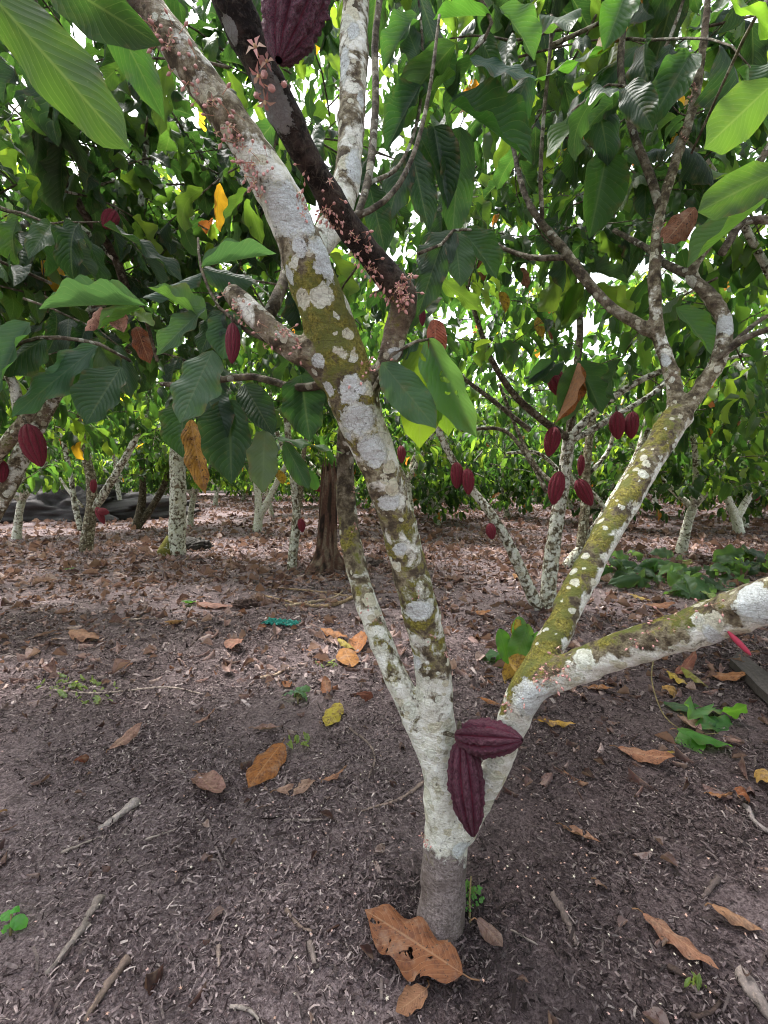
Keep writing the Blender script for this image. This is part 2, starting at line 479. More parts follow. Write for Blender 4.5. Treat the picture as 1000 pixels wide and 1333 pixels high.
def spray(LV, rs, p, d, L, n, size, bright=0.0, zmin=None, guard=False, droop=.5, tipdead=0.0, tubes=None, keep=None):
    """one leafy twig: a curved path with alternate hanging leaves"""
    d = nrm(d); pts = [np.array(p, float)]
    m = max(4, int(L / .09)); dd = d.copy()
    for i in range(m):
        dd = nrm(dd + np.array([rs.normal(0, .10), rs.normal(0, .10), rs.normal(-.05, .09)]))
        pts.append(pts[-1] + dd * L / m)
    pts = np.array(pts)
    if tubes is not None: tubes.append((pts, np.linspace(.0055, .002, len(pts))))
    for k in range(n):
        t = .18 + .82 * (k + rs.rand() * .7) / n
        i = min(m - 1, int(t * m)); q = pts[i] + (pts[i + 1] - pts[i]) * (t * m - i if t * m - i < 1 else 1)
        td = nrm(pts[i + 1] - pts[i])
        side = nrm(np.cross(td, [0, 0, 1]) + 1e-6) * (1 if k % 2 else -1)
        ld = td * rs.uniform(.25, .9) + side * rs.uniform(.5, 1.0) + np.array([0, 0, -rs.uniform(.1, 1.0) * droop * 1.6]) + rs.normal(0, .15, 3)
        ld = nrm(ld)
        up = nrm(np.array([rs.normal(0, .35), rs.normal(0, .35), 1.0]))
        if abs(up @ ld) > .93: up = nrm(up + side)
        sz = size * rs.uniform(.65, 1.2)
        tip = q + ld * sz
        if zmin is not None and min(q[2], tip[2]) < zmin: continue
        if guard and (guarded(q + ld * sz * .5) or guarded(tip) or guarded(q + ld * sz * .8)): continue
        if keep is not None and not keep(q, tip): continue
        c = green(rs, bright)
        if rs.rand() < tipdead: c = np.array([(.28, .12, .04), (.36, .22, .03), (.17, .06, .035)][rs.randint(3)]) * rs.uniform(.7, 1.1)
        LV.add(q + ld * .02, ld, up, sz, sz * rs.uniform(.29, .42), c)

def twig_tubes(name, tubes, mat, parent, attrs):
    Vs, Fs, off = [], [], 0
    for pts, rad in tubes:
        V, F = tube(pts, rad, 5, False); Vs.append(V); Fs.append(np.array(F) + off); off += len(V)
    return mesh_np(name, np.vstack(Vs), np.vstack(Fs), mat, parent, attrs=attrs)

TWIG_AT = dict(moss=.1, white=.05, dark=.55, patch=-1, bare=0)

def crown(name, LV, tubes, leafmat, parent):
    """foliage and its fine twigs as one crown mesh with two materials"""
    V, F, UV, T = LV.arrays()
    Vs, Fs, off = [V], [F], len(V); nl = len(F)
    for pts, rad in tubes:
        v, f = tube(pts, rad, 4, False); Vs.append(v); Fs.append(np.array(f) + off); off += len(v)
    V2 = np.vstack(Vs); F2 = np.vstack(Fs)
    ex = len(V2) - len(V)
    UV = np.vstack([UV, np.zeros((ex, 2))]); T = np.vstack([T, np.full((ex, 3), .05)])
    o = mesh_np(name, V2, F2, leafmat, parent, UV, T, dict(TWIG_AT))
    o.data.materials.append(M_BARK)
    mi = np.zeros(len(F2), np.int32); mi[nl:] = 1
    o.data.polygons.foreach_set('material_index', mi)
    return o

# ================================================================== the main tree
# node: px, py, depth, width(px), moss, white, dark, bare
LIMBS = {
 'trunk': [(571,1262,1.22,86,0,.0,0,1),(572,1225,1.225,76,0,.0,0,1),(574,1190,1.235,67,0,0,0,1),(577,1140,1.25,63,.1,.22,0,.9),(581,1095,1.255,61,.1,.46,0,.5),(578,1050,1.255,57,.05,.98,0,0),(574,990,1.25,53,.1,.86,0,0),
    (569,930,1.24,50,.2,.6,0,0),(563,870,1.22,50,.5,.46,0,0),(549,800,1.18,50,.6,.40,0,0),(532,735,1.15,50,.6,.39,0,0),(508,650,1.10,52,.6,.41,0,0),(482,575,1.06,60,.55,.52,0,0),(456,505,1.02,72,.66,.36,0,0),
    (430,430,.99,76,.85,.12,0,0),(408,370,.96,72,.82,.12,0,0),(388,310,.94,68,.3,.42,0,0),(358,245,.915,64,.1,.62,0,0),(312,175,.89,58,.15,.36,.05,0),(265,110,.87,56,.12,.40,.05,0),(222,50,.86,54,.05,.36,.05,0),(180,-5,.85,54,.05,.32,.1,0),(130,-75,.83,54,.05,.2,.1,0)],
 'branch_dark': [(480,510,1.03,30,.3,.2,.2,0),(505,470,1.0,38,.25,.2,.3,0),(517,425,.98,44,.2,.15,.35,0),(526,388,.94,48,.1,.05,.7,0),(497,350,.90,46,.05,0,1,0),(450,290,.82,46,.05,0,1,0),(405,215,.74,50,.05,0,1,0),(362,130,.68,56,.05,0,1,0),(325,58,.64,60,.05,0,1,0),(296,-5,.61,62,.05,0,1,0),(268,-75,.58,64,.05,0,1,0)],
 'branch_upright': [(405,335,.965,40,.3,.5,0,0),(436,290,.99,42,.2,.55,0,0),(452,235,1.01,42,.2,.46,.1,0),(457,160,1.03,43,.2,.42,.1,0),(461,70,1.05,44,.15,.44,.1,0),(464,-10,1.06,44,.1,.42,.1,0),(468,-90,1.07,44,.1,.3,.1,0)],
 'branch_slender': [(572,1020,1.25,34,.2,.9,0,0),(548,955,1.25,35,.55,.62,0,0),(520,890,1.26,35,.6,.55,0,0),(494,830,1.29,33,.5,.55,0,0),(471,765,1.33,30,.4,.5,0,0),(456,700,1.37,29,.45,.3,.2,0),(450,640,1.38,27,.35,.2,.5,0),(450,580,1.35,26,.3,.15,.6,0),(456,530,1.22,26,.4,.2,.4,0),(462,490,1.06,26,.5,.2,.3,0)],
 'branch_stub': [(432,492,1.01,46,.5,.2,.2,0),(408,465,.99,42,.3,.2,.2,0),(380,452,.985,38,.25,.36,.2,0),(345,424,.98,34,.2,.40,.15,0),(318,397,.985,31,.1,.38,.2,0),(299,379,.99,27,.1,.2,.3,0)],
 'branch_forked': [(588,1110,1.255,34,0,.5,0,.3),(604,1078,1.24,36,0,.9,0,0),(628,1035,1.215,36,.1,.95,0,0),(650,985,1.18,38,.3,.8,0,0),(668,938,1.155,44,.45,.6,0,0),(688,893,1.125,50,.6,.45,0,0),(712,848,1.155,42,.62,.36,0,0),(735,800,1.2,39,.55,.42,0,0),(775,722,1.28,38,.55,.44,0,0),
    (815,652,1.35,37,.5,.46,0,0),(850,592,1.41,36,.5,.4,0,0),(884,540,1.45,38,.45,.35,.1,0)],
 'limb_low': [(672,915,1.13,44,.4,.6,0,0),(700,890,1.11,45,.4,.6,0,0),(735,874,1.085,46,.3,.64,0,0),(790,853,1.04,48,.35,.56,0,0),(850,833,.98,50,.36,.42,0,0),(905,815,.93,53,.36,.40,0,0),(960,797,.88,57,.35,.42,0,0),(1005,782,.84,61,.3,.55,0,0),(1100,748,.77,66,.3,.4,0,0),(1330,640,.70,62,.3,.4,0,0),(1700,420,.66,52,.2,.3,.2,0)],
 'branch_rising': [(876,552,1.45,30,.4,.3,.1,0),(879,510,1.47,28,.3,.35,.1,0),(868,468,1.49,26,.2,.35,.15,0),(856,430,1.5,24,.25,.4,.15,0),(852,360,1.5,21,.2,.36,.2,0),(858,285,1.5,19,.15,.36,.2,0),(879,212,1.48,19,.1,.3,.2,0),(903,135,1.45,17,.1,.1,.3,0),(917,45,1.41,14,.1,.1,.4,0),(926,-60,1.38,13,.1,.1,.5,0)],
 'branch_bent': [(880,548,1.45,30,.4,.3,.1,0),(910,510,1.43,29,.3,.35,.1,0),(935,467,1.41,27,.2,.35,.2,0),(943,420,1.40,26,.1,.4,.3,0),(924,386,1.41,24,.1,.2,.4,0),(900,356,1.43,21,.1,.15,.5,0),(926,312,1.44,18,.1,.15,.4,0),(972,238,1.46,16,.1,.15,.4,0),(1020,160,1.48,13,.1,.1,.5,0)],
 'branch_arched': [(860,440,1.5,20,.2,.25,.3,0),(828,420,1.52,21,.1,.25,.4,0),(796,400,1.55,19,.1,.25,.45,0),(764,366,1.58,18,.1,.25,.45,0),(735,326,1.62,16,.1,.2,.5,0),(705,290,1.66,14,.1,.15,.6,0),(684,254,1.7,12,.1,.1,.7,0),(672,210,1.75,10,.1,0,.8,0),(664,160,1.8,8,.1,0,.9,0)],
}
UNEVEN = {'branch_forked': .75, 'limb_low': .8, 'branch_slender': .7}

samples, SKEL, lim_names = [], {}, list(LIMBS)
bV, bF, off = [], [], 0
for li, (nm, nodes) in enumerate(LIMBS.items()):
    a = np.array(nodes, float)
    pts = np.array([P(*n[:3]) for n in nodes]); rad = a[:, 3] * .465 * a[:, 2] / FPX * {'branch_dark': .82, 'branch_rising': .76, 'branch_bent': .78, 'branch_arched': .78, 'branch_upright': .9}.get(nm, 1.0)
    if nm == 'trunk': rad = rad * np.interp(a[:, 1], [0, 330, 480], [.88, .92, 1.0])
    for i in range(len(a) - 1):
        GUARD.append((a[i, 0], a[i, 1], a[i, 3], a[i, 2], a[i + 1, 0], a[i + 1, 1], a[i + 1, 3], a[i + 1, 2]))
    p, ex = resample(pts, np.column_stack([rad, a[:, 4:]]), .012)
    SKEL[nm] = (p, ex[:, 0])
    V, F = tube(p, ex[:, 0], 18)
    bV.append(V); bF += [tuple(int(q) + off for q in (f if f[2] != f[3] else f[:3])) for f in F]; off += len(V)
    samples.append(np.column_stack([p, ex, np.full(len(p), li)]))
samples = np.vstack(samples)
me = bpy.data.meshes.new('tmp'); me.from_pydata([tuple(v) for v in np.vstack(bV)], [], bF)
tmp = link(bpy.data.objects.new('tmp', me))
md = tmp.modifiers.new('r', 'REMESH'); md.mode = 'VOXEL'; md.voxel_size = .0052; md.use_smooth_shade = True
dg = bpy.context.evaluated_depsgraph_get()
rm = bpy.data.meshes.new_from_object(tmp.evaluated_get(dg))
bpy.data.objects.remove(tmp)
n = len(rm.vertices); V = np.empty(n * 3); rm.vertices.foreach_get('co', V); V = V.reshape(-1, 3)
F = np.empty(len(rm.loops), np.int64); rm.loops.foreach_get('vertex_index', F); F = F.reshape(-1, 4)
ne = len(rm.edges); E = np.empty(ne * 2, np.int64); rm.edges.foreach_get('vertices', E); E = E.reshape(-1, 2)
deg = np.bincount(E.ravel(), minlength=n)[:, None]
for _ in range(7):
    acc = np.zeros_like(V)
    for k in range(3):
        acc[:, k] = np.bincount(E[:, 0], V[E[:, 1], k], n) + np.bincount(E[:, 1], V[E[:, 0], k], n)
    V = V * .45 + acc / np.maximum(deg, 1) * .55
# nearest skeleton sample
idx = np.empty(n, np.int64); ssd = np.empty(n)
for s0 in range(0, n, 4000):
    D = np.linalg.norm(V[s0:s0 + 4000, None, :] - samples[None, :, :3], axis=2) - samples[None, :, 3] * .9
    idx[s0:s0 + 4000] = D.argmin(1); ssd[s0:s0 + 4000] = D.min(1)
def vnormals(V, F):
    a, b, c, d = (V[F[:, k]] for k in range(4))
    fn = np.cross(c - a, d - b); N = np.zeros_like(V)
    for k in range(4):
        for q in range(3): N[:, q] += np.bincount(F[:, k], fn[:, q], len(V))
    return N / np.maximum(1e-12, np.linalg.norm(N, axis=1))[:, None]
N = vnormals(V, F)
att = samples[idx, 4:8].copy()
limb_id = samples[idx, 8].astype(int)
disp = np.empty(n)
for i in range(n):
    v = Vector(V[i])
    disp[i] = mnoise.noise(v * 14) * .0045 + mnoise.noise(v * 38) * .0022 + max(0, mnoise.noise(v * 30 + Vector((7, 3, 1))) - .25) * .014 * (1 if limb_id[i] in (1, 4, 6, 7, 8, 9) else .35)
disp *= np.clip(samples[idx, 3] / .03, .35, 1.2)
V = V + N * disp[:, None]; N = vnormals(V, F)
for nm, k in UNEVEN.items():
    s = limb_id == lim_names.index(nm)
    up = N[s, 2] - .3 * N[s, 0]
    att[s, 0] += k * .34 * up; att[s, 1] -= k * .42 * up
# smooth attributes a little
for _ in range(10):
    for k in range(4):
        acc = np.bincount(E[:, 0], att[E[:, 1], k], n) + np.bincount(E[:, 1], att[E[:, 0], k], n)
        att[:, k] = att[:, k] * .5 + .5 * acc / np.maximum(deg[:, 0], 1)
# crusty patches the photo shows, each at its own place on the bark: px, py, radius px, stretch along y
PATCHES = [(375,272,30,1.2),(421,340,17,1.7),(390,322,9,1.6),(377,360,10,1.2),(458,506,18,1.0),(428,505,8,1.3),(466,545,24,.9),(486,588,20,1.1),(505,655,15,.8),(545,795,22,.65),(520,715,11,.8),(565,768,10,1),
           (352,135,24,1.5),(463,215,13,1.8),(448,85,9,3),(470,130,6,2),(212,85,12,2.2),(310,215,8,1.6),(985,786,32,.75),(700,915,30,1.0),(930,830,20,.5),(945,422,14,.9),(866,468,6,1.6),(515,460,9,.9),(415,470,9,1.0),(300,40,10,1.6),
           (600,1105,14,.7),(480,700,9,1),(540,860,12,.9),(398,290,12,1.5),(735,850,12,.8),(460,40,8,1.5),(453,568,7,1)]
bvh = BVHTree.FromPolygons([tuple(v) for v in V], [tuple(f) for f in F])
def hit(px, py, far=False):
    d = P(px, py, 1.0) - CO
    h = bvh.ray_cast(Vector(CO), Vector(nrm(d)))
    return (np.array(h[0]), np.array(h[1])) if h[0] is not None else (None, None)
patch = np.full(n, -1.0)
for px, py, r, st in PATCHES:
    h, hn = hit(px, py)
    if h is None: continue
    dep = (h - CO) @ CF; rw = r * dep / FPX
    rel = V - h
    j = idx[np.argmin((rel ** 2).sum(1))]
    ax = nrm(samples[min(j + 2, len(samples) - 1), :3] - samples[max(j - 2, 0), :3])
    al = rel @ ax; pe = np.sqrt(np.maximum(0, (rel ** 2).sum(1) - al ** 2))
    q = 1 - np.sqrt((al / (rw * st)) ** 2 + (pe / rw) ** 2)
    patch = np.maximum(patch, np.clip(q, -1, 1))
BASE = G(575, 1200)
main_tree = thing('cacao_tree', 'forking lichen-crusted cacao tree standing alone on bare soil close by', 'tree', BASE)
PART_NAME = {'trunk': 'trunk', 'limb_low': 'branch'}
LIMB_OBJ = {}
fl = np.array([np.bincount(limb_id[f]).argmax() for f in F])
LOFF = np.array(main_tree.location)
for li, nm in enumerate(lim_names):
    fs = F[fl == li]
    if not len(fs): continue
    used, inv = np.unique(fs.ravel(), return_inverse=True)
    o = mesh_np('trunk' if nm == 'trunk' else 'branch', V[used] - LOFF, inv.reshape(-1, 4), M_BARK, main_tree,
                attrs=dict(moss=att[used, 0], white=att[used, 1], dark=np.clip(att[used, 2], 0, 1), bare=np.clip(att[used, 3], 0, 1), patch=patch[used]))
    o.data.normals_split_custom_set_from_vertices([tuple(v) for v in N[used]])
    LIMB_OBJ[nm] = o
LABELLED = {'branch_dark': 'dark shaded branch bending over towards the viewer', 'branch_stub': 'short blunt sawn-off branch covered in flower buds', 'limb_low': 'thick low limb, mossy above and white below'}
for k, v in LABELLED.items(): LIMB_OBJ[k]['label'] = v

def thin_branch(px_nodes, w0, w1, parent=main_tree, name='branch', dark=.6, white=.1):
    pts = np.array([P(*q) for q in px_nodes])
    dep = np.array([q[2] for q in px_nodes]); w = np.linspace(w0, w1, len(pts)) * .5 * dep / FPX
    return tube_obj(name, pts - np.array(parent.location), w, M_BARK, parent, 8, .04, dict(moss=.15, white=white, dark=dark, patch=-1, bare=0), wob=.18)
for nodes, w0, w1 in [
    ([(862,280,1.5),(845,225,1.5),(822,165,1.52),(808,90,1.55),(812,20,1.57),(806,-50,1.6)], 11, 7),
    ([(706,292,1.66),(704,225,1.62),(708,150,1.6),(716,70,1.58),(718,20,1.57)], 6, 4),
    ([(465,282,1.02),(500,262,1.05),(528,225,1.1),(548,170,1.15),(562,100,1.2),(572,20,1.25)], 9, 4),
    ([(458,300,1.02),(478,240,1.12),(486,180,1.2),(489,120,1.25),(488,60,1.28),(494,0,1.3),(498,-40,1.3)], 11, 8),
    ([(895,356,1.43),(868,345,1.5),(845,325,1.6),(800,300,1.8)], 12, 6),
    ([(930,470,1.4),(970,440,1.35),(1010,425,1.3)], 10, 7),
    ([(940,330,1.5),(968,288,1.5),(1010,288,1.5)], 11, 10),
    ([(735,335,1.62),(690,335,1.7),(645,318,1.8),(610,295,1.9)], 8, 4),
    ([(890,545,1.45),(925,480,1.7),(985,420,1.8),(1030,400,1.9)], 8, 5),
    ([(846,100,1.6),(872,50,1.6),(893,-10,1.6)], 6, 4),
    ([(350,410,1.1),(368,370,1.15),(372,330,1.2),(355,280,1.3)], 18, 10),
]: thin_branch(nodes, w0, w1)

# ------------------------------------------------------------------ twigs and leaves of the main tree
def leafy_twig(parent, rs, p, d, L, n, size, bright=0.0, zmin=1.15, T=T_HI, guard=True, droop=.6, mat=None, keep=None, tipdead=.015):
    LV = Leaves(T); tb = []
    spray(LV, rs, p, d, L, n, size, bright, zmin, guard, droop, tipdead, tb, keep)
    if not LV.L: return
    off = np.array(parent.location)
    pts, rad = tb[0]
    tw = tube_obj('leafy_twig', pts - off, rad, M_BARK, parent, 5, .2, TWIG_AT)
    V, F, UV, Tn = LV.arrays()
    mesh_np('foliage', V - off, F, mat or (M_LEAFH if rs.rand() < .45 else M_LEAF), tw, UV, Tn)

rs = RS(21)
def allow(q, tip):
    for p in (q, tip, (q + tip) / 2):
        x, y, d = proj(p)
        lim = 560 + 40 * math.sin(x * .013)
        if d < 1.15 and not (x < 60): return False
        if y > lim: return False
        if 560 < x < 1000 and y > 420 + (60 if x < 700 else 0) and d < 2.4: return False
    return True
for i in range(115):
    px, py = rs.uniform(-80, 1080), rs.uniform(-160, 430)
    if rs.rand() < .35: py = rs.uniform(-160, 150)
    d = rs.uniform(1.5, 2.9)
    p = P(px, py, d)
    ang = rs.uniform(0, 2 * math.pi)
    dr = np.array([math.cos(ang), math.sin(ang) * .7, rs.uniform(-.5, .5)])
    leafy_twig(main_tree, rs, p, dr, rs.uniform(.4, .8), rs.randint(6, 11), rs.uniform(.17, .29), bright=.0, keep=allow)

for i in range(150):
    px, py, d = rs.uniform(-60, 1060), rs.uniform(-140, 330), rs.uniform(2.5, 4.6)
    ang = rs.uniform(0, 2 * math.pi)
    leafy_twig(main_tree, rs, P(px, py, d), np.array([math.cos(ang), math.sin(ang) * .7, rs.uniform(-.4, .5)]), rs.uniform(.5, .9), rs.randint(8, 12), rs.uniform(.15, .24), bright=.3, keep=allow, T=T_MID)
for i in range(75):
    px, py, d = rs.uniform(380, 1060), rs.uniform(-160, 300), rs.uniform(3.0, 5.6)
    ang = rs.uniform(0, 2 * math.pi)
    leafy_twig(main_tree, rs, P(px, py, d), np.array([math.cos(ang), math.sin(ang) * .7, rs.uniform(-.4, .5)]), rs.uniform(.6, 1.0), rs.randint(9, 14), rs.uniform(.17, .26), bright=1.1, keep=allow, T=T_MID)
LV = Leaves(T_LO); tb = []  # unseen crown sprays above the frame, added to shade the leaves below
for i in range(120):
    p = np.array([rs.uniform(-2.4, 2.4), rs.uniform(.3, 4.2), rs.uniform(2.9, 4.3)])
    if proj(p)[1] > -140: continue
    ang = rs.uniform(0, 6.28)
    spray(LV, rs, p, [math.cos(ang), math.sin(ang), .1], .7, 8, .27, 0, 2.6, True, .6, 0, tb, lambda q, tip: proj(tip)[1] < -60 or proj(tip)[2] < .3)
LV.L = [(l[0] - LOFF, *l[1:]) for l in LV.L]
crown('crown', LV, [(a - LOFF, b) for a, b in tb], M_LEAFFAR, main_tree)

# leaves that can be told apart: base (px,py,depth), tip (px,py,depth), width px, tint, facing, template, material
def one_leaf(b, t, wpx, tint, face=(0, -.7, .7), ti=0, mat=None, parent=None, label=None, name='leaf', T=T_HAND, Lmul=1.08):
    pb, pt = P(*b), P(*t)
    off = np.array(parent.location) if parent is not None and parent.parent is None else np.zeros(3)
    if parent is not None and parent.parent is not None: off = np.array(parent.parent.location)
    d = pt - pb; L = np.linalg.norm(d) * Lmul
    LV = Leaves(T); LV.add(pb, d, np.array(face, float), L, wpx * .5 * (b[2] + t[2]) / FPX, np.array(tint, float), ti)
    V, F, UV, Tn = LV.arrays()
    o = mesh_np(name, V - off, F, mat or M_LEAF, parent, UV, Tn)
    if label: o['label'] = label
    return o
DK, MD, LT, YG = (.011, .034, .014), (.02, .056, .018), (.034, .082, .028), (.07, .13, .026)
BLU = (.020, .052, .034)
def twig_at(nodes, w0=5, w1=3):
    pts = np.array([P(*q) for q in nodes]); w = np.linspace(w0, w1, len(pts)) * .5 * np.array([q[2] for q in nodes]) / FPX
    return tube_obj('leafy_twig', pts - LOFF, w, M_BARK, main_tree, 6, .05, TWIG_AT)
FACE = (0, -.9, .45)
tw = twig_at([(410,460,.99),(375,455,1.0),(320,430,1.0),(285,400,1.02),(262,350,1.05),(258,310,1.1)], 7, 3)
for a in [((277,456,1.0),(236,542,.97),66,(.034,.082,.040),(-.2,-.9,.3),1), ((270,420,1.02),(200,372,1.0),34,LT,(0,-.5,.8),2), ((268,400,1.0),(205,455,1.0),30,(.03,.075,.034),(0,-.8,.5),4), ((262,350,1.05),(330,365,1.05),36,BLU,FACE,3),
          ((262,348,1.05),(352,328,1.08),34,BLU,(0,-.6,.8),5), ((290,405,1.02),(258,452,1.0),40,DK,FACE,6), ((300,405,1.02),(290,462,1.0),44,(.03,.08,.04),FACE,7)]:
    one_leaf(*a, parent=tw)
tw = twig_at([(205,470,1.15),(185,400,1.12),(170,385,1.1),(120,400,1.08)], 5, 3)
for a in [((190,398,1.1),(58,392,1.05),26,(.026,.066,.040),(0,-.5,.85),2), ((186,388,1.12),(262,352,1.15),32,BLU,(0,-.5,.8),3), ((185,402,1.1),(130,425,1.08),24,LT,(0,-.5,.8),5), ((200,425,1.1),(172,400,1.1),20,YG,(0,-.4,.8),4)]:
    one_leaf(*a, parent=tw)
one_leaf((133,400,1.1),(112,428,1.09),22,(.40,.20,.15),FACE,3,M_DEAD,tw,'young pinkish leaf on the twig'); one_leaf((152,405,1.1),(160,430,1.09),24,(.42,.22,.17),FACE,5,M_DEAD,tw,'young pinkish leaf on the twig')
one_leaf((178,425,1.15),(192,468,1.15),26,(.16,.055,.025),FACE,6,M_DEAD,tw)
tw = twig_at([(-20,470,1.3),(50,440,1.3),(130,448,1.32),(170,470,1.35)], 6, 4)
for a in [((128,450,1.3),(20,534,1.25),44,(.022,.07,.028),(-.1,-.9,.4),1), ((126,450,1.3),(66,508,1.28),46,(.028,.085,.035),FACE,4), ((158,478,1.3),(112,545,1.25),60,(.014,.045,.018),FACE,7), ((60,440,1.3),(-10,480,1.25),50,DK,FACE,3), ((40,420,1.3),(-20,500,1.2),60,(.03,.08,.04),FACE,8)]:
    one_leaf(*a, parent=tw)
tw = twig_at([(425,500,1.05),(380,505,1.1),(330,490,1.15),(250,500,1.2),(210,500,1.25)], 12, 6)
for a in [((392,488,1.1),(402,566,1.08),54,(.016,.048,.022),FACE,2), ((345,560,1.15),(341,634,1.1),38,(.06,.10,.055),FACE,4), ((300,520,1.2),(300,620,1.15),62,(.016,.045,.022),FACE,5), ((262,500,1.2),(290,560,1.15),50,(.014,.04,.02),FACE,6),
          ((360,570,1.1),(440,586,1.06),28,(.03,.085,.02),(0,-.3,.9),1), ((370,575,1.12),(400,632,1.1),26,(.02,.06,.02),FACE,3), ((240,520,1.25),(232,585,1.2),46,(.02,.06,.02),FACE,8), ((318,500,1.2),(352,560,1.15),40,DK,FACE,7)]:
    one_leaf(*a, parent=tw)
one_leaf((248,546,1.2),(264,634,1.16),27,(.40,.21,.04),FACE,9,M_DEAD,tw,'withered yellow leaf hanging from the twig')
tw = twig_at([(478,520,1.0),(495,490,.98),(510,462,.97),(540,445,.99),(565,440,1.0)], 6, 3)
for a in [((497,472,.97),(563,550,.95),54,(.04,.092,.046),(-.1,-.9,.4),1), ((545,447,1.0),(548,575,1.05),66,(.085,.15,.02),(.1,-.9,.3),4), ((562,452,1.02),(590,560,1.05),44,(.07,.14,.02),(.2,-.9,.3),6), ((548,440,1.0),(500,462,1.0),26,MD,(0,-.4,.9),3)]:
    one_leaf(*a, parent=tw)
one_leaf((556,440,1.0),(614,560,1.0),46,(.07,.15,.07),(-.5,-.9,.2),2,M_LEAFH,tw,'pale leaf eaten full of holes')
one_leaf((566,416,1.02),(568,470,1.02),26,(.34,.10,.06),FACE,5,M_DEAD,tw,'curled red-brown withered leaf')
tw = twig_at([(-70,-60,.62),(-30,-30,.52),(40,-70,.6)], 8, 5)
one_leaf((-50,-50,.50),(158,182,.56),84,(.016,.039,.011),(-.45,.75,.6),0,parent=tw); one_leaf((50,-40,.75),(200,52,.8),60,(.012,.034,.012),(-.3,.6,.7),3,parent=tw)
one_leaf((120,-30,.9),(205,130,.95),46,(.022,.065,.02),FACE,6,parent=tw)
tw = twig_at([(600,-40,1.3),(640,30,1.3),(612,70,1.3)], 6, 4)
for a in [((612,76,1.3),(694,98,1.28),54,(.02,.065,.045),(0,-.8,.55),1), ((585,132,1.4),(688,196,1.35),52,(.013,.045,.015),(0,-.9,.4),2), ((600,165,1.42),(590,300,1.4),46,(.02,.06,.015),FACE,4), ((565,165,1.4),(582,262,1.38),40,(.012,.035,.014),FACE,5),
          ((640,20,1.3),(570,20,1.35),60,(.025,.075,.02),(0,-.4,.9),7), ((650,10,1.3),(700,60,1.3),44,MD,FACE,8), ((690,95,1.4),(660,160,1.4),40,(.015,.05,.02),FACE,3)]:
    one_leaf(*a, parent=tw)
tw = twig_at([(1040,-60,1.1),(985,20,1.15),(950,90,1.2),(900,200,1.4)], 6, 3)
for a in [((935,-10,1.15),(1040,50,1.05),70,(.08,.17,.03),(.1,-.3,.9),1), ((1010,105,1.1),(920,190,1.15),64,(.03,.068,.016),(.4,.75,.5),4), ((1020,220,1.2),(905,275,1.25),52,(.026,.062,.016),(.4,.75,.5),6), ((960,90,1.25),(1010,170,1.2),52,(.02,.06,.02),FACE,2),
          ((900,70,1.4),(850,150,1.4),46,(.02,.06,.02),FACE,8), ((1000,260,1.3),(900,340,1.4),50,(.05,.12,.03),(0,-.4,.8),5)]:
    one_leaf(*a, parent=tw)
for k, (x, y) in enumerate([(938,92),(944,105),(935,112)]): one_leaf((x,y-8,1.4),(x+4,y+8,1.4),14,(.55,.36,.03),FACE,k,M_DEAD,tw,'small bright yellow withered leaf')
one_leaf((905,270,1.45),(868,312,1.45),34,(.22,.09,.05),FACE,3,M_DEAD,tw,'large dry brown hanging leaf')
tw = twig_at([(716,60,1.6),(760,40,1.6),(800,20,1.55),(860,-30,1.5)], 6, 4)
for a in [((800,60,1.6),(698,100,1.6),50,(.03,.09,.02),(0,-.3,.9),1), ((820,90,1.6),(715,190,1.65),60,(.045,.12,.025),(0,-.3,.9),4), ((815,-10,1.5),(790,55,1.5),44,(.03,.09,.02),FACE,2), ((830,60,1.6),(745,150,1.6),54,(.02,.065,.02),FACE,3), ((790,200,1.7),(770,300,1.7),56,(.02,.06,.015),FACE,5),
          ((770,110,1.65),(800,200,1.65),50,(.012,.04,.014),FACE,6), ((880,400,1.6),(930,460,1.6),46,(.03,.085,.02),FACE,7)]:
    one_leaf(*a, parent=tw)
tw = twig_at([(545,330,1.15),(575,318,1.2),(590,300,1.25),(640,300,1.35)], 5, 3)
for a in [((590,300,1.25),(550,350,1.2),46,(.012,.036,.012),FACE,1), ((592,302,1.25),(600,365,1.22),44,(.02,.06,.015),FACE,4), ((575,318,1.2),(545,400,1.2),40,(.014,.04,.014),FACE,6), ((600,300,1.3),(650,350,1.3),40,(.02,.06,.02),FACE,8)]:
    one_leaf(*a, parent=tw)

tw = twig_at([(478,240,1.12),(520,215,1.3),(545,150,1.4),(550,60,1.45),(540,-40,1.45)], 6, 3)
for a in [((548,110,1.42),(505,185,1.4),38,(.012,.04,.016),FACE,2), ((550,90,1.45),(528,30,1.45),34,BLU,FACE,1), ((540,165,1.4),(575,230,1.4),40,(.016,.05,.016),FACE,4), ((530,200,1.35),(505,275,1.3),40,(.012,.038,.014),FACE,6), ((547,130,1.4),(590,95,1.42),30,(.03,.075,.022),(0,-.5,.8),7),
          ((548,60,1.45),(590,125,1.45),42,(.014,.045,.016),FACE,5), ((545,20,1.45),(500,70,1.42),36,(.02,.06,.02),FACE,8), ((545,-10,1.45),(570,60,1.45),44,(.011,.036,.014),FACE,3), ((535,195,1.36),(558,290,1.34),40,(.012,.04,.014),FACE,9), ((480,238,1.15),(500,320,1.15),34,(.010,.034,.013),FACE,0)]:
    one_leaf(*a, parent=tw)
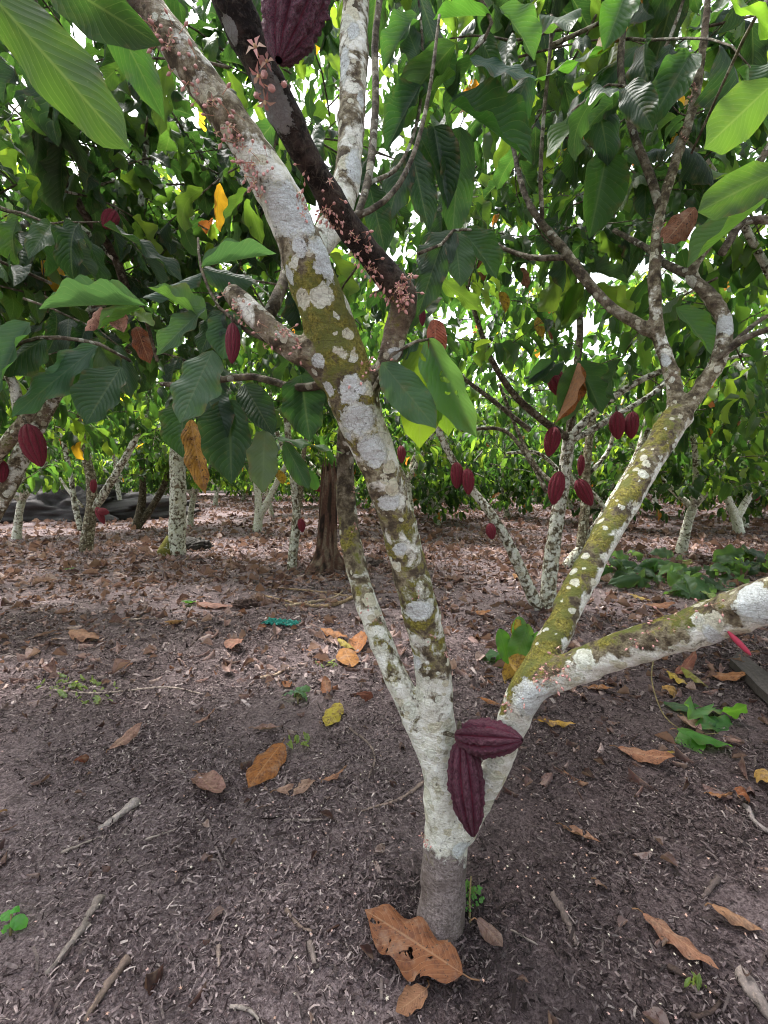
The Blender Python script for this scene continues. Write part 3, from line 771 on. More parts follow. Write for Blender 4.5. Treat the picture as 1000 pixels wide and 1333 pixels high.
# ------------------------------------------------------------------ flower clusters on the bark
def ball(c, r, axis, L, seg=6, rings=4):
    axis = nrm(axis); x = nrm(np.cross(axis, [.3, .5, .8])); y = np.cross(axis, x); V, F = [], []
    for j in range(rings + 1):
        t = j / rings; rr = r * math.sin(math.pi * min(.97, max(.03, t)) ** .85)
        for k in range(seg):
            a = 2 * math.pi * k / seg
            V.append(c + axis * L * t + (x * math.cos(a) + y * math.sin(a)) * rr)
    for j in range(rings):
        for k in range(seg):
            a, b = j * seg + k, j * seg + (k + 1) % seg
            F.append((a, b, b + seg, a + seg))
    return np.array(V), F
def flower_mesh(seed, hang):
    rs = RS(seed); Vs, Fs, Ts, off = [], [], [], 0
    def put(V, F, c):
        nonlocal off
        Vs.append(V); Fs.append(np.array(F) + off); Ts.append(np.tile(c, (len(V), 1))); off += len(V)
    for k in range(rs.randint(4, 8)):
        a = rs.uniform(0, 6.28); o = np.array([math.cos(a), math.sin(a), 0]) * rs.uniform(0, .024) - [0, 0, .004]
        d = nrm(np.array([o[0] * 50, o[1] * 50, 1.0]) + rs.normal(0, .5, 3)); L = rs.uniform(.010, .024)
        e = o + d * L + np.array([0, 0, 0])
        V, F = tube(np.array([o, o + d * L * .5, e]), [.0007, .0006, .0006], 4, False); put(V, F, (.42, .22, .14))
        pink = np.array((.52, .27, .245)) * rs.uniform(.75, 1.25)
        if rs.rand() < .82: put(*ball(e, .0034, d, .0120), pink)
        else:
            cen = np.array((.62, .43, .33)) * rs.uniform(.8, 1.1); x = nrm(np.cross(d, [.2, .9, .1])); y = np.cross(d, x)
            for q in range(5):
                an = q * 1.2566; r = x * math.cos(an) + y * math.sin(an); s = np.cross(d, r)
                put(np.array([e, e + r * .0045 + s * .0018 + d * .004, e + r * .0105 + d * .001, e + r * .0045 - s * .0018 + d * .004]), [(0, 1, 2, 3)], cen if q % 2 else pink)
            put(*ball(e, .0018, d, .005, 5, 3), (.75, .6, .35))
    return np.vstack(Vs), np.vstack(Fs), np.vstack(Ts)
FM = []
for k in range(6):
    V_, F_, T_ = flower_mesh(50 + k, False)
    o = mesh_np('blossoms', V_, F_, M_FLOWER, None, None, T_); FM.append(o.data); bpy.data.objects.remove(o)
nfl = 0
def flower(px, py, s=1.0):
    global nfl
    h, hn = hit(px, py)
    if h is None or nfl >= 98: return
    o = link(bpy.data.objects.new('blossoms', FM[nfl % 6]), main_tree); nfl += 1
    ax = Vector(nrm(hn + np.array([0, 0, -.55])))
    o.location = Vector(h - LOFF) - Vector(hn) * .002
    o.rotation_mode = 'QUATERNION'; o.rotation_quaternion = ax.to_track_quat('Z', 'Y')
    o.scale = (s * .8,) * 3
rf = RS(5)
def flowers_along(pts, n, spread, s0=.8, s1=1.3):
    pts = np.array(pts, float)
    for k in range(n):
        t = rf.uniform(0, len(pts) - 1); i = min(int(t), len(pts) - 2); q = pts[i] + (pts[i + 1] - pts[i]) * (t - i) + rf.normal(0, spread, 2)
        flower(q[0], q[1], rf.uniform(s0, s1))
for c_ in [(395,225),(428,268),(440,282),(462,318),(500,372),(478,345)]:
    for _ in range(3): flower(c_[0] + rf.normal(0, 7), c_[1] + rf.normal(0, 7), rf.uniform(.65, 1.1))
flowers_along([(535,372),(528,380),(522,385)], 7, 5, 1.0, 1.4)
flowers_along([(200,35),(250,95),(300,165),(330,205)], 16, 13, .9, 1.35)
flowers_along([(400,270),(415,300),(420,330)], 3, 8, .9, 1.3)
flowers_along([(520,700),(575,860),(560,800)], 4, 9, .6, .9)
flowers_along([(320,210),(330,240),(345,200)], 6, 8, .9, 1.3)
flowers_along([(300,382),(340,420),(390,450)], 9, 8, .6, 1.1)
flower(350,85,1.9); flower(355,92,1.6); flower(470,490,1.1); flower(478,478,1.0); flower(500,480,1.0)
flowers_along([(700,890),(735,870),(760,860)], 8, 8, .8, 1.2)
flowers_along([(655,925),(675,910),(690,900)], 5, 8, .8, 1.2)
flowers_along([(800,845),(860,815),(930,790)], 8, 10, .6, 1.0)
flowers_along([(592,860),(595,905),(590,880)], 5, 2, .8, 1.2)
flowers_along([(555,1070),(556,1100),(553,1085)], 3, 2, .6, .8)
flowers_along([(460,620),(462,700),(500,840)], 5, 5, .6, .9)
flowers_along([(855,330),(885,215),(910,100)], 6, 4, .8, 1.1)

# ------------------------------------------------------------------ cacao pods
def pod_mesh(seed, ribs=10, slim=1.0, dry=False, bend=0.0):
    rs = RS(seed); nu, nv = 100, 60; V, A = [], []
    for j in range(nv + 1):
        t = j / nv
        w = (math.sin(math.pi * min(1, t * .955 + .03) ** .92)) ** .58 * (1 - .10 * t)
        w *= 1 - .14 * max(0, (t - .8) / .2) ** 1.2
        if t < .08: w *= .75 + .25 * t / .08
        for i in range(nu):
            a = 2 * math.pi * i / nu
            c = abs(math.cos(a * ribs / 2)); c2 = abs(math.cos(a * ribs / 4 + .2))
            g = (1 - (1 - c) ** 1.7)
            r = .5 * w * slim * (1 - (.19 if not dry else .26) * (1 - g) - .04 * (1 - c2))
            nz = mnoise.noise(Vector((math.cos(a) * 3 + seed, math.sin(a) * 3, t * 9))) * .04 + mnoise.noise(Vector((math.cos(a) * 8, math.sin(a) * 8 + seed, t * 20))) * (.085 if dry else .055) + mnoise.noise(Vector((math.cos(a) * 17, math.sin(a) * 17 + seed, t * 30))) * (.075 if dry else .045)
            r *= 1 + nz * (1.7 if dry else 1)
            V.append((r * math.cos(a) + bend * math.sin(math.pi * t), r * math.sin(a), -t)); A.append(g)
    F = [(j * nu + i, j * nu + (i + 1) % nu, (j + 1) * nu + (i + 1) % nu, (j + 1) * nu + i) for j in range(nv) for i in range(nu)]
    return np.array(V), np.array(F), np.array(A)
POD = {}
def pod_data(kind):
    if kind not in POD:
        k, s = kind
        V, F, A = pod_mesh(s, dry=(k == 'dry'), bend=(.05 if s % 2 else -.04))
        o = mesh_np('cacao_pod', V, F[:, ::-1], M_PODDRY if k == 'dry' else M_POD, None, attrs=dict(ridge=A)); POD[kind] = o.data; bpy.data.objects.remove(o)
    return POD[kind]
STALK = None
def pod(top, tip, wpx, label, kind=('red', 1), group='cacao pods hanging in the trees', spin=0.0):
    global STALK
    a, b = P(*top), P(*tip); d = b - a; L = np.linalg.norm(d)
    w = wpx * .5 * (top[2] + tip[2]) / FPX * 1.08
    o = link(bpy.data.objects.new('cacao_pod', pod_data(kind)))
    o.location = Vector(a); o.rotation_mode = 'QUATERNION'
    o.rotation_quaternion = Vector(-nrm(d)).to_track_quat('Z', 'Y')
    if spin: o.rotation_quaternion = o.rotation_quaternion @ Matrix.Rotation(spin, 3, 'Z').to_quaternion()
    o.scale = (w, w, L)
    tag(o, label, 'cacao pod', group)
    if STALK is None:
        s = tube_obj('stalk', [(0, 0, -.03), (.03, 0, .06), (.10, .02, .16)], [.09, .055, .075], M_BARK, None, 8, .04, dict(moss=.1, white=.1, dark=.35, patch=-1, bare=0)); STALK = s.data; bpy.data.objects.remove(s)
    link(bpy.data.objects.new('stalk', STALK), o)
    return o
pod((602,962,1.165),(616,1088,1.135),45,'large shrivelled purple pod hanging upright against the white trunk',('dry', 3), spin=.4)
pod((594,958,1.175),(680,963,1.08),45,'large shrivelled maroon pod jutting sideways from the white trunk',('dry', 4), spin=.9)
pod((408,-48,.61),(363,78,.57),76,'dark purple wrinkled pod hanging under the shaded overhead branch',('dry', 5), spin=.2)
pod((303,421,.985),(302,473,.975),19,'slim young purple pod hanging from the blunt sawn-off branch',('red', 6))

# ================================================================== the other cacao trees
BARK_AT = dict(moss=.2, white=.46, dark=0, patch=-1, bare=0)
def limb(parent, name, nodes, w0, w1, at=None, seg=10, seed=1):
    """a limb through (px,py,depth) nodes, widths in px"""
    pts = np.array([P(*q) for q in nodes]); dep = np.array([q[2] for q in nodes])
    w = np.linspace(w0, w1, len(pts)) * .5 * dep / FPX
    o = np.array(parent.location)
    return tube_obj(name, pts - o, w, M_BARK, parent, seg, .05, at or BARK_AT, wob=.14, seed=seed), pts

def crown_at(parent, rs, anchors, ntw, L, nleaf, size, bright, zmin, T=T_MID, mat=None, ymax=None, droop=.6, spreadv=.5, guard=True):
    """sprays of leaves growing out of the given anchor points (world)"""
    LV = Leaves(T); tb = []
    def keep(q, tip):
        if ymax is None: return True
        for p in (q, tip):
            x, y, d = proj(p)
            if y > (ymax(x) if callable(ymax) else ymax): return False
        return True
    for _ in range(ntw):
        a = anchors[rs.randint(len(anchors))]
        p = a + rs.normal(0, spreadv, 3) * np.array([1, 1, .7])
        if p[2] < zmin: p[2] = zmin + rs.rand() * .5
        ang = rs.uniform(0, 6.28)
        spray(LV, rs, p, np.array([math.cos(ang), math.sin(ang), rs.uniform(-.3, .9)]), L * rs.uniform(.6, 1.3), nleaf, size, bright, zmin, guard, droop, .012, tb, keep)
    off = np.array(parent.location)
    for l in range(len(LV.L)): LV.L[l] = (LV.L[l][0] - off, *LV.L[l][1:])
    tb = [(p - off, r) for p, r in tb]
    if LV.L: crown('crown', LV, tb if len(tb) < 400 else tb[:400], mat or M_LEAFFAR, parent)

def line(a, b, n): return [np.array(a) + (np.array(b) - np.array(a)) * t for t in np.linspace(0, 1, n)]

# --- several-stemmed tree with red pods, right behind the near tree
D1 = 4.0
t1 = thing('cacao_tree', 'slender pale grey many-stemmed cacao tree hung with ripe red pods', 'tree', G(706, 795))
limb(t1, 'trunk', [(712,800,D1),(716,745,D1),(723,690,D1),(733,630,D1),(741,568,D1)], 21, 15)
limb(t1, 'branch', [(702,796,D1),(684,755,D1-.05),(662,708,D1-.1),(640,670,D1-.1),(608,628,D1),(575,570,D1),(556,505,D1)], 17, 7, dict(BARK_AT, moss=.35))
limb(t1, 'branch', [(742,572,D1),(705,546,D1-.1),(668,512,D1-.2),(640,468,D1-.3),(624,425,D1-.3),(600,350,D1-.3)], 11, 5, dict(BARK_AT, dark=.6, white=.1))
limb(t1, 'branch', [(740,570,D1),(782,530,D1-.1),(825,500,D1-.2),(880,474,D1-.2),(940,440,D1-.2)], 11, 6, dict(BARK_AT, dark=.4))
limb(t1, 'branch', [(742,575,D1),(790,548,D1+.1),(850,512,D1+.2),(900,470,D1+.2)], 9, 5, dict(BARK_AT, dark=.4))
limb(t1, 'branch', [(741,572,D1),(748,500,D1+.2),(755,420,D1+.3),(740,320,D1+.3),(720,200,D1+.3)], 11, 5, dict(BARK_AT, dark=.5, white=.2))
limb(t1, 'branch', [(690,560,D1+.3),(640,520,D1+.4),(590,480,D1+.4),(540,420,D1+.4)], 7, 4, dict(BARK_AT, dark=.6, white=.1))
limb(t1, 'branch', [(712,640,D1+.1),(690,600,D1+.3),(655,560,D1+.5),(600,560,D1+.6)], 7, 4, dict(BARK_AT, dark=.5, white=.2))
limb(t1, 'branch', [(733,640,D1),(700,610,D1+.2),(676,566,D1+.4),(650,500,D1+.5)], 7, 4, dict(BARK_AT, dark=.5, white=.3))
r1 = RS(101)
crown_at(t1, r1, line(P(560,500,D1), P(600,150,D1-.4), 7) + line(P(640,440,D1), P(720,100,D1), 8) + line(P(760,440,D1), P(760,80,D1), 8) + line(P(840,440,D1), P(930,120,D1), 8), 150, .6, 8, .19, .6, 1.45, ymax=lambda x: 500 + 30 * math.sin(x * .02), spreadv=.45)

t1b = thing('cacao_tree', 'thin grey leaning cacao tree half hidden behind the pod-hung one', 'tree', G(752, 735))
D2 = 5.6
limb(t1b, 'trunk', [(738,738,D2),(775,690,D2),(805,640,D2),(832,590,D2),(850,520,D2)], 15, 10)
limb(t1b, 'branch', [(756,715,D2),(762,660,D2),(764,600,D2),(772,540,D2),(780,470,D2)], 13, 8, dict(BARK_AT, white=.3))
limb(t1b, 'branch', [(790,665,D2),(770,640,D2),(745,625,D2),(730,600,D2)], 6, 4)
limb(t1b, 'branch', [(764,620,D2),(790,590,D2),(800,560,D2),(812,520,D2)], 6, 4, dict(BARK_AT, dark=.5))
limb(t1b, 'branch', [(764,650,D2),(735,620,D2+.2),(700,590,D2+.3),(660,590,D2+.3)], 7, 4, dict(BARK_AT, dark=.4))
crown_at(t1b, RS(102), line(P(780,500,D2), P(800,250,D2), 6) + line(P(850,520,D2), P(930,300,D2), 6) + line(P(700,520,D2+.3), P(640,350,D2), 5) + line(P(640,560,D2+.6), P(560,560,D2+.6), 3), 140, .6, 8, .19, .9, 1.0, T=T_LO, ymax=lambda x: 570 + 40 * math.sin(x * .031 + 1))

# --- leaning tree at the edge
t2 = thing('cacao_tree', 'blotchy grey cacao tree leaning in with a red pod on its side', 'tree', G(-135, 905))
limb(t2, 'trunk', [(-135,905,2.45),(-70,770,2.5),(0,650,2.55),(45,560,2.6),(78,498,2.62),(110,430,2.6),(150,350,2.6),(165,250,2.6)], 27, 14, dict(BARK_AT, white=.42))
limb(t2, 'branch', [(-60,660,2.5),(0,588,2.45),(28,552,2.42),(50,518,2.4),(84,470,2.35),(110,420,2.3)], 19, 11, dict(BARK_AT, white=.2, moss=.3))
limb(t2, 'branch', [(78,498,2.62),(120,480,2.6),(180,450,2.6),(250,420,2.7)], 14, 8, dict(BARK_AT, dark=.3))
limb(t2, 'branch', [(165,380,2.3),(148,330,2.2),(105,270,2.0),(75,200,1.9),(52,110,1.8),(45,0,1.75)], 12, 8, dict(BARK_AT, dark=.8, white=0))
limb(t2, 'branch', [(25,540,2.42),(18,500,2.4),(0,470,2.4),(-30,420,2.3)], 14, 9, dict(BARK_AT, dark=.3))
limb(t2, 'branch', [(148,335,2.2),(110,300,2.3),(60,270,2.4),(0,235,2.5)], 9, 5, dict(BARK_AT, dark=.6))
limb(t2, 'branch', [(150,350,2.6),(180,280,2.6),(190,190,2.6),(185,90,2.6),(200,-20,2.6)], 10, 6, dict(BARK_AT, dark=.6))
crown_at(t2, RS(103), line(P(20,470,2.5), P(-60,100,2.2), 7) + line(P(110,430,2.6), P(60,50,2.2), 9) + line(P(180,400,2.7), P(200,0,2.6), 8) + line(P(250,420,2.8), P(300,60,2.9), 7), 125, .55, 8, .21, .0, 1.35, T=T_HI, mat=M_LEAF, ymax=lambda x: 520 + 25 * math.sin(x * .03), spreadv=.33)
pod((36,553,2.38),(54,607,2.36),28,'deep red knobbly pod hanging from the leaning tree at the edge',('red', 11))
pod((150,275,1.9),(136,297,1.88),20,'small red pod high up among leaves beside a dark bough',('red', 12))
pod((0,598,2.5),(3,628,2.5),18,'dull red pod cut off by the edge below the knobbly one',('red', 13))

# --- single straight white trunk
D3 = 6.5
t3 = thing('cacao_tree', 'straight white-barked trunk with mossy foot and a withered yellow leaf before it', 'tree', G(230, 722))
W_AT = dict(moss=.2, white=.5, dark=0, patch=-1, bare=0)
limb(t3, 'trunk', [(229,725,D3),(230,708,D3),(231,690,D3),(232,640,D3),(231,590,D3),(236,540,D3),(244,480,D3)], 24, 16, W_AT, 14)
limb(t3, 'root_flare', [(214,722,D3-.1),(218,712,D3-.05),(224,700,D3)], 20, 14, dict(moss=1.0, white=.0, dark=.3, patch=-1, bare=0))
limb(t3, 'branch', [(236,540,D3),(200,500,D3),(150,460,D3),(120,400,D3)], 14, 8)
limb(t3, 'branch', [(244,480,D3),(290,440,D3),(330,400,D3),(360,330,D3)], 14, 8)
crown_at(t3, RS(104), line(P(120,500,D3), P(150,330,D3), 5) + line(P(240,470,D3), P(250,250,D3), 6) + line(P(340,500,D3), P(350,300,D3), 6) + line(P(180,540,D3), P(330,560,D3), 4), 190, .6, 8, .20, .8, 1.25, T=T_LO, ymax=lambda x: 590 + 25 * math.sin(x * .05))
# --- small forked tree
D4 = 6.8
t4 = thing('cacao_tree', 'short mottled forked cacao tree with dark red pods low on its fork', 'tree', G(113, 716))
limb(t4, 'trunk', [(112,719,D4),(115,690,D4),(120,655,D4),(118,620,D4),(108,580,D4),(98,530,D4)], 17, 9, dict(BARK_AT, white=.3, dark=.25))
limb(t4, 'branch', [(118,668,D4),(134,645,D4),(150,618,D4),(172,580,D4),(190,540,D4)], 12, 7, dict(BARK_AT, dark=.2))
limb(t4, 'branch', [(106,690,D4),(98,660,D4),(92,620,D4),(80,560,D4)], 8, 5, dict(BARK_AT, dark=.5))
limb(t4, 'branch', [(108,660,D4),(90,640,D4),(78,622,D4)], 4, 3)
crown_at(t4, RS(105), line(P(70,550,D4), P(40,380,D4), 5) + line(P(120,570,D4), P(120,400,D4), 5) + line(P(190,570,D4), P(210,400,D4), 5), 140, .55, 8, .20, .9, 1.0, T=T_LO, ymax=lambda x: 606 + 18 * math.sin(x * .06))
pod((126,660,D4-.1),(136,682,D4-.1),9,'dark red pod low on the short forked tree, left of its pair',('red', 11), 'pods on the short forked tree')
pod((128,664,D4-.15),(142,668,D4-.15),9,'dark red pod sticking out sideways from the short forked tree',('red', 12), 'pods on the short forked tree')
pod((122,624,D4-.15),(122,642,D4-.15),8,'dark red pod high inside the fork of the short forked tree',('red', 13), 'pods on the short forked tree')
# --- thin tree by the dead stump
D7 = 5.55
t7 = thing('cacao_tree', 'thin greenish cacao sapling trunk close beside the dead red-brown stump', 'tree', G(380, 740))
limb(t7, 'trunk', [(380,742,D7),(383,705,D7),(386,670,D7),(383,630,D7),(377,585,D7),(372,530,D7)], 13, 8, dict(BARK_AT, moss=.35))
limb(t7, 'branch', [(386,680,D7),(391,645,D7),(393,610,D7),(400,560,D7)], 8, 5, dict(BARK_AT, white=.3))
limb(t7, 'branch', [(377,600,D7),(360,560,D7),(350,500,D7)], 6, 4)
crown_at(t7, RS(106), line(P(370,560,D7), P(370,330,D7), 6) + line(P(430,560,D7), P(460,300,D7), 6) + line(P(310,540,D7), P(300,330,D7), 5) + line(P(500,560,D7+.5), P(540,330,D7), 5), 190, .55, 8, .20, .7, 1.2, T=T_LO, ymax=lambda x: 585 + 30 * math.sin(x * .045))
one_leaf((402,612,D7-.5),(412,637,D7-.5),15,(.05,.14,.05),FACE,3,M_LEAF,t7,T=T_MID); one_leaf((358,612,D7-.5),(372,628,D7-.5),12,(.55,.38,.04),FACE,2,M_DEAD,t7,'yellow withered leaf',T=T_MID)
pod((391,675,D7-.1),(394,693,D7-.1),10,'small red pod low on the sapling beside the dead stump',('red', 14))
pod((403,625,D7-.1),(417,640,D7-.1),9,'dull red pod under leaves just above the dead stump',('red', 11))

# --- pods on the many-stemmed tree
GP = 'pods on the many-stemmed tree'
for a in [((717,482,D1-.3),(736,518,D1-.3),24,'brownish red pod tucked under a leaf beside an orange leaf',('red', 11)), ((722,556,D1-.1),(714,594,D1-.1),20,'red pod just under the fork of the pale many-stemmed tree',('red', 12)),
          ((729,614,D1-.15),(720,657,D1-.15),20,'large red pod lying against the pale stem, lowest there',('red', 13)), ((752,624,D1+.2),(770,658,D1+.2),19,'tilted red pod hanging right of the pale stem',('red', 14)),
          ((757,592,D1+.2),(755,620,D1+.2),9,'narrow red pod above the tilted one right of the pale stem',('red', 6)), ((803,536,D1-.1),(805,572,D1-.1),19,'dark red pod in the hanging pair, nearer the pale stem',('red', 13)),
          ((824,536,D1-.1),(822,571,D1-.1),18,'dark red pod in the hanging pair, nearer the mossy branch',('red', 11)), ((594,602,D1-.1),(595,636,D1-.1),17,'red pod of a low pair, the one nearer the mottled trunk',('red', 14)),
          ((608,610,D1-.15),(610,644,D1-.15),16,'red pod of a low pair, the lower one on the slanting stem',('red', 12)), ((638,681,D1-.15),(641,702,D1-.15),13,'small red pod hanging just above the litter under the slanting stem',('red', 13))]:
    pod(*a[:5], group=GP)
pod((549,400,1.3),(550,424,1.3),9,'slim dark red pod beside the crooked bend of the dark branch',('red', 6))
pod((522,580,3.9),(523,603,3.9),11,'small dull red pod just right of the lichened main trunk',('red', 14))
tw1 = limb(t1, 'leafy_twig', [(742,560,D1-.2),(750,520,D1-.4),(752,475,D1-.5)], 5, 3, TWIG_AT)[0]
for a in [((752,470,3.4),(784,532,3.35),40,(.02,.055,.025),FACE,2), ((750,474,3.4),(735,545,3.35),38,(.03,.07,.035),FACE,4), ((735,470,3.5),(685,490,3.45),20,BLU,(0,-.5,.8),3), ((720,470,3.5),(690,498,3.45),20,BLU,FACE,5)]:
    one_leaf(*a, parent=tw1)
one_leaf((752,472,3.35),(728,545,3.3),20,(.42,.15,.035),(.7,-.7,.1),5,M_DEAD,tw1,'orange withered leaf hanging straight down')
for (x, y, w, c) in [(655,392,14,(.6,.42,.05)), (748,322,12,(.6,.45,.06)), (776,334,8,(.6,.42,.05)), (683,360,16,(.25,.1,.06)), (703,425,14,(.5,.34,.04)), (715,428,14,(.2,.07,.04)), (628,350,12,(.24,.09,.05))]:
    one_leaf((x-4,y-12,3.5),(x+3,y+13,3.5),w,c,FACE,(x*7)%10,M_DEAD,t1,'withered yellow or brown leaf hanging on',T=T_HAND)

# --- generic trees of the rows behind
def gen_variant(seed, h, zmin, nb, ntw, hj, br_=1.5):
    rs = RS(seed); out = dict(trunk=None, branches=[], crown=None)
    lean = rs.normal(0, .08, 2)
    tp = np.array([[0, 0, -.05], [lean[0] * .4, lean[1] * .4, hj * .5], [lean[0], lean[1], hj]])
    out['trunk'] = (tp, [.085, .065, .06]); br = []
    anchors = []
    for b in range(nb):
        az = 2 * math.pi * (b + rs.uniform(-.3, .3)) / nb; el = R(rs.uniform(42, 68)); L = (h - hj) * rs.uniform(.75, 1.0)
        p = tp[-1] - np.array([0, 0, .03]); d = np.array([math.cos(az) * math.cos(el), math.sin(az) * math.cos(el), math.sin(el)]); pts = [p]
        for i in range(5):
            d = nrm(d + rs.normal(0, .12, 3)); pts.append(pts[-1] + d * L / 5)
            if i >= 1: anchors += [pts[-1]]
            anchors.append(pts[-1] * .6 + pts[-2] * .4)
        br.append((np.array(pts), np.linspace(.045, .012, 6)))
        q = pts[2]; d2 = nrm(d + rs.normal(0, .8, 3)); d2[2] = abs(d2[2]) * .5
        sub = np.array([q, q + d2 * .45, q + d2 * .9 + np.array([0, 0, -.1])]); anchors += [sub[1], sub[2]]
        br.append((sub, [.02, .014, .008]))
    LV = Leaves(T_LO); tb = []
    for _ in range(ntw):
        a = anchors[rs.randint(len(anchors))]; p = a + rs.normal(0, .3, 3)
        p[2] = max(p[2], zmin + .05)
        ang = rs.uniform(0, 6.28)
        spray(LV, rs, p, np.array([math.cos(ang), math.sin(ang), rs.uniform(-.5, .7)]), .6, 8, .21, br_, zmin, False, .6, .01, tb)
    out['leaves'] = LV; out['tubes'] = tb[:160]; out['branches'] = br
    return out
VARS = []
def new_tree(v, loc, label, group, white):
    root = thing('cacao_tree', label, 'tree', loc, group)
    at = dict(BARK_AT, white=white, dark=.1)
    tube_obj('trunk', v['trunk'][0], v['trunk'][1], M_BARK, root, 9, .08, at, wob=.15)
    for p, r in v['branches']: tube_obj('branch', p, r, M_BARK, root, 6, .15, dict(at, dark=.3))
    crown('crown', v['leaves'], v['tubes'], M_LEAFFAR, root)
    return root
for k, (h, zm, nb, ntw, hj) in enumerate([(4.2, .9, 4, 210, .7), (4.8, 1.0, 5, 240, .9), (3.8, .75, 4, 200, .55), (5.2, 1.1, 4, 250, 1.0), (3.6, .2, 5, 300, .4)]):
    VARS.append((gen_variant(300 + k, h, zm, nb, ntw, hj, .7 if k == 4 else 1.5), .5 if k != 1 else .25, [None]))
FARL = 'leafy cacao tree in the dense rows at the back of the plantation'
def place_tree(k, x, y, rz, s=1.0, label=FARL, group='cacao trees of the far rows'):
    v, white, src = VARS[k]
    if src[0] is None:
        root = new_tree(v, (0, 0, 0), label, group, white); src[0] = root
    else:
        root = src[0].copy(); COL.objects.link(root)
        for ch in src[0].children:
            c = ch.copy(); COL.objects.link(c); c.parent = root
    root['label'] = label; root['group'] = group
    root.location = (x, y, float(gz(x, y)) - .01); root.rotation_euler = (0, 0, rz); root.scale = (s, s, s)
    return root
rg = RS(77)
taken = [(-2.9, 6.5), (-4.4, 6.8), (-1.1, 5.5), (1.4, 4.0), (2.4, 5.6), (-2.3, 2.6)]
place_tree(0, 3.7, 3.6, 1.0, 1.0, 'bushy cacao tree whose crown leans in from the side past the mossy branch', None) if False else None
near_extra = [(3, 4.2, 3.9, .4, 1.0), (1, -4.6, 4.2, 2.0, 1.0), (0, 4.3, 6.6, 2.6, 1.0), (3, .5, 8.0, .9, 1.0), (0, -6.6, 8.2, 4.0, 1.0), (3, 6.6, 6.2, 5.1, 1.0)]
for k, x, y, rz, s in near_extra:
    place_tree(k, x, y, rz, s, 'leafy cacao tree of the second row, its low trunk among the litter', 'cacao trees of the second row'); taken.append((x, y))
for yi, y in enumerate([9.6, 12.2, 15.0, 18.0, 21.2, 24.6]):
    half = .86 * y + 2.2; nx = int(2 * half / 2.9)
    for i in range(nx + 1):
        x = -half + 2 * half * i / nx + rg.normal(0, .3); yy = y + rg.normal(0, .35)
        if any((x - a) ** 2 + (yy - b) ** 2 < 1.7 ** 2 for a, b in taken): continue
        k = rg.randint(0, 4)
        if x > -.06 * yy and yy < 14: k = 4
        if yy > 14: k = [4, 2, 4, 4][rg.randint(4)]
        place_tree(k, x, yy, rg.uniform(0, 6.28), rg.uniform(.88, 1.12)); taken.append((x, yy))
for y in (-7.4, -10.4):  # unseen tree rows added to hold back light from behind the camera
    for x in np.arange(-9, 9.1, 3.0):
        place_tree(rg.randint(0, 4), x + rg.normal(0, .3), y + rg.normal(0, .3), rg.uniform(0, 6.28), 1.1, 'leafy cacao tree added out of view to block light', 'cacao trees added out of view')
for (x, y) in [(-4.6, .6), (4.8, .4), (-7.4, 2.0), (7.6, 2.2), (-6.2, -3.2), (6.4, -3.2)]:  # more unseen trees, added at the sides to block light
    place_tree(rg.randint(0, 4), x, y, rg.uniform(0, 6.28), 1.1, 'leafy cacao tree added out of view to block light', 'cacao trees added out of view')
# two pale forked young trees of the third row that stand out
D8 = 8.6
for (bx, by, D, nodes, lab) in [
    (962, 693, 8.6, [[(963,694),(958,675),(950,655),(940,632),(925,600)], [(959,676),(970,655),(982,636),(1000,600)]], 'white forked young cacao tree standing before dark bushes'),
    (336, 692, 9.0, [[(335,694),(337,665),(335,640),(330,600)], [(336,676),(350,650),(362,625),(380,590)]], 'whitish thin forked cacao tree far off between the white trunk and the stump'),
    (181, 686, 9.6, [[(178,687),(184,660),(186,630),(184,590)], [(180,684),(198,660),(214,630),(222,600)]], 'thin dark forked cacao tree far off left of the white trunk')]:
    tt = thing('cacao_tree', lab, 'tree', G(bx, by))
    dk = .7 if 'dark forked' in lab else 0
    for q, nd in enumerate(nodes): limb(tt, 'trunk' if q == 0 else 'branch', [(x, y, D) for x, y in nd], 13 if q == 0 else 10, 6, dict(W_AT, white=.55 - dk, dark=dk))
    ax, ay = nodes[0][-1]
    crown_at(tt, RS(bx), line(P(ax - 10, ay - 10, D), P(ax, ay - 130, D), 4) + line(P(nodes[1][-1][0], nodes[1][-1][1] - 10, D), P(nodes[1][-1][0] + 10, ay - 120, D), 4), 90, .6, 8, .21, 1.0, .9, T=T_LO, ymax=620)
pod((984,640,8.4),(985,652,8.4),9,'tiny red pod on the white forked young tree',('red', 13))
# the far wood
rl = RS(9); LV = Leaves(T_LO)
for i in range(15000):
    x = rl.uniform(-36, 36); y = 27.5 + rl.rand() ** 1.5 * 4; z = .0 + rl.rand() ** 1.5 * 7.5
    d = nrm(rl.normal(0, 1, 3) * [1, 1, .6] + [0, 0, -.4]); L = rl.uniform(.3, .6)
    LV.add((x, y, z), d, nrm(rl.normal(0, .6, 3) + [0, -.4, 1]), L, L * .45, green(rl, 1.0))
o = LV.build('far_wood', M_LEAFFAR); o['kind'] = 'stuff'; o['label'] = 'dense green wood closing off the far end of the plantation'

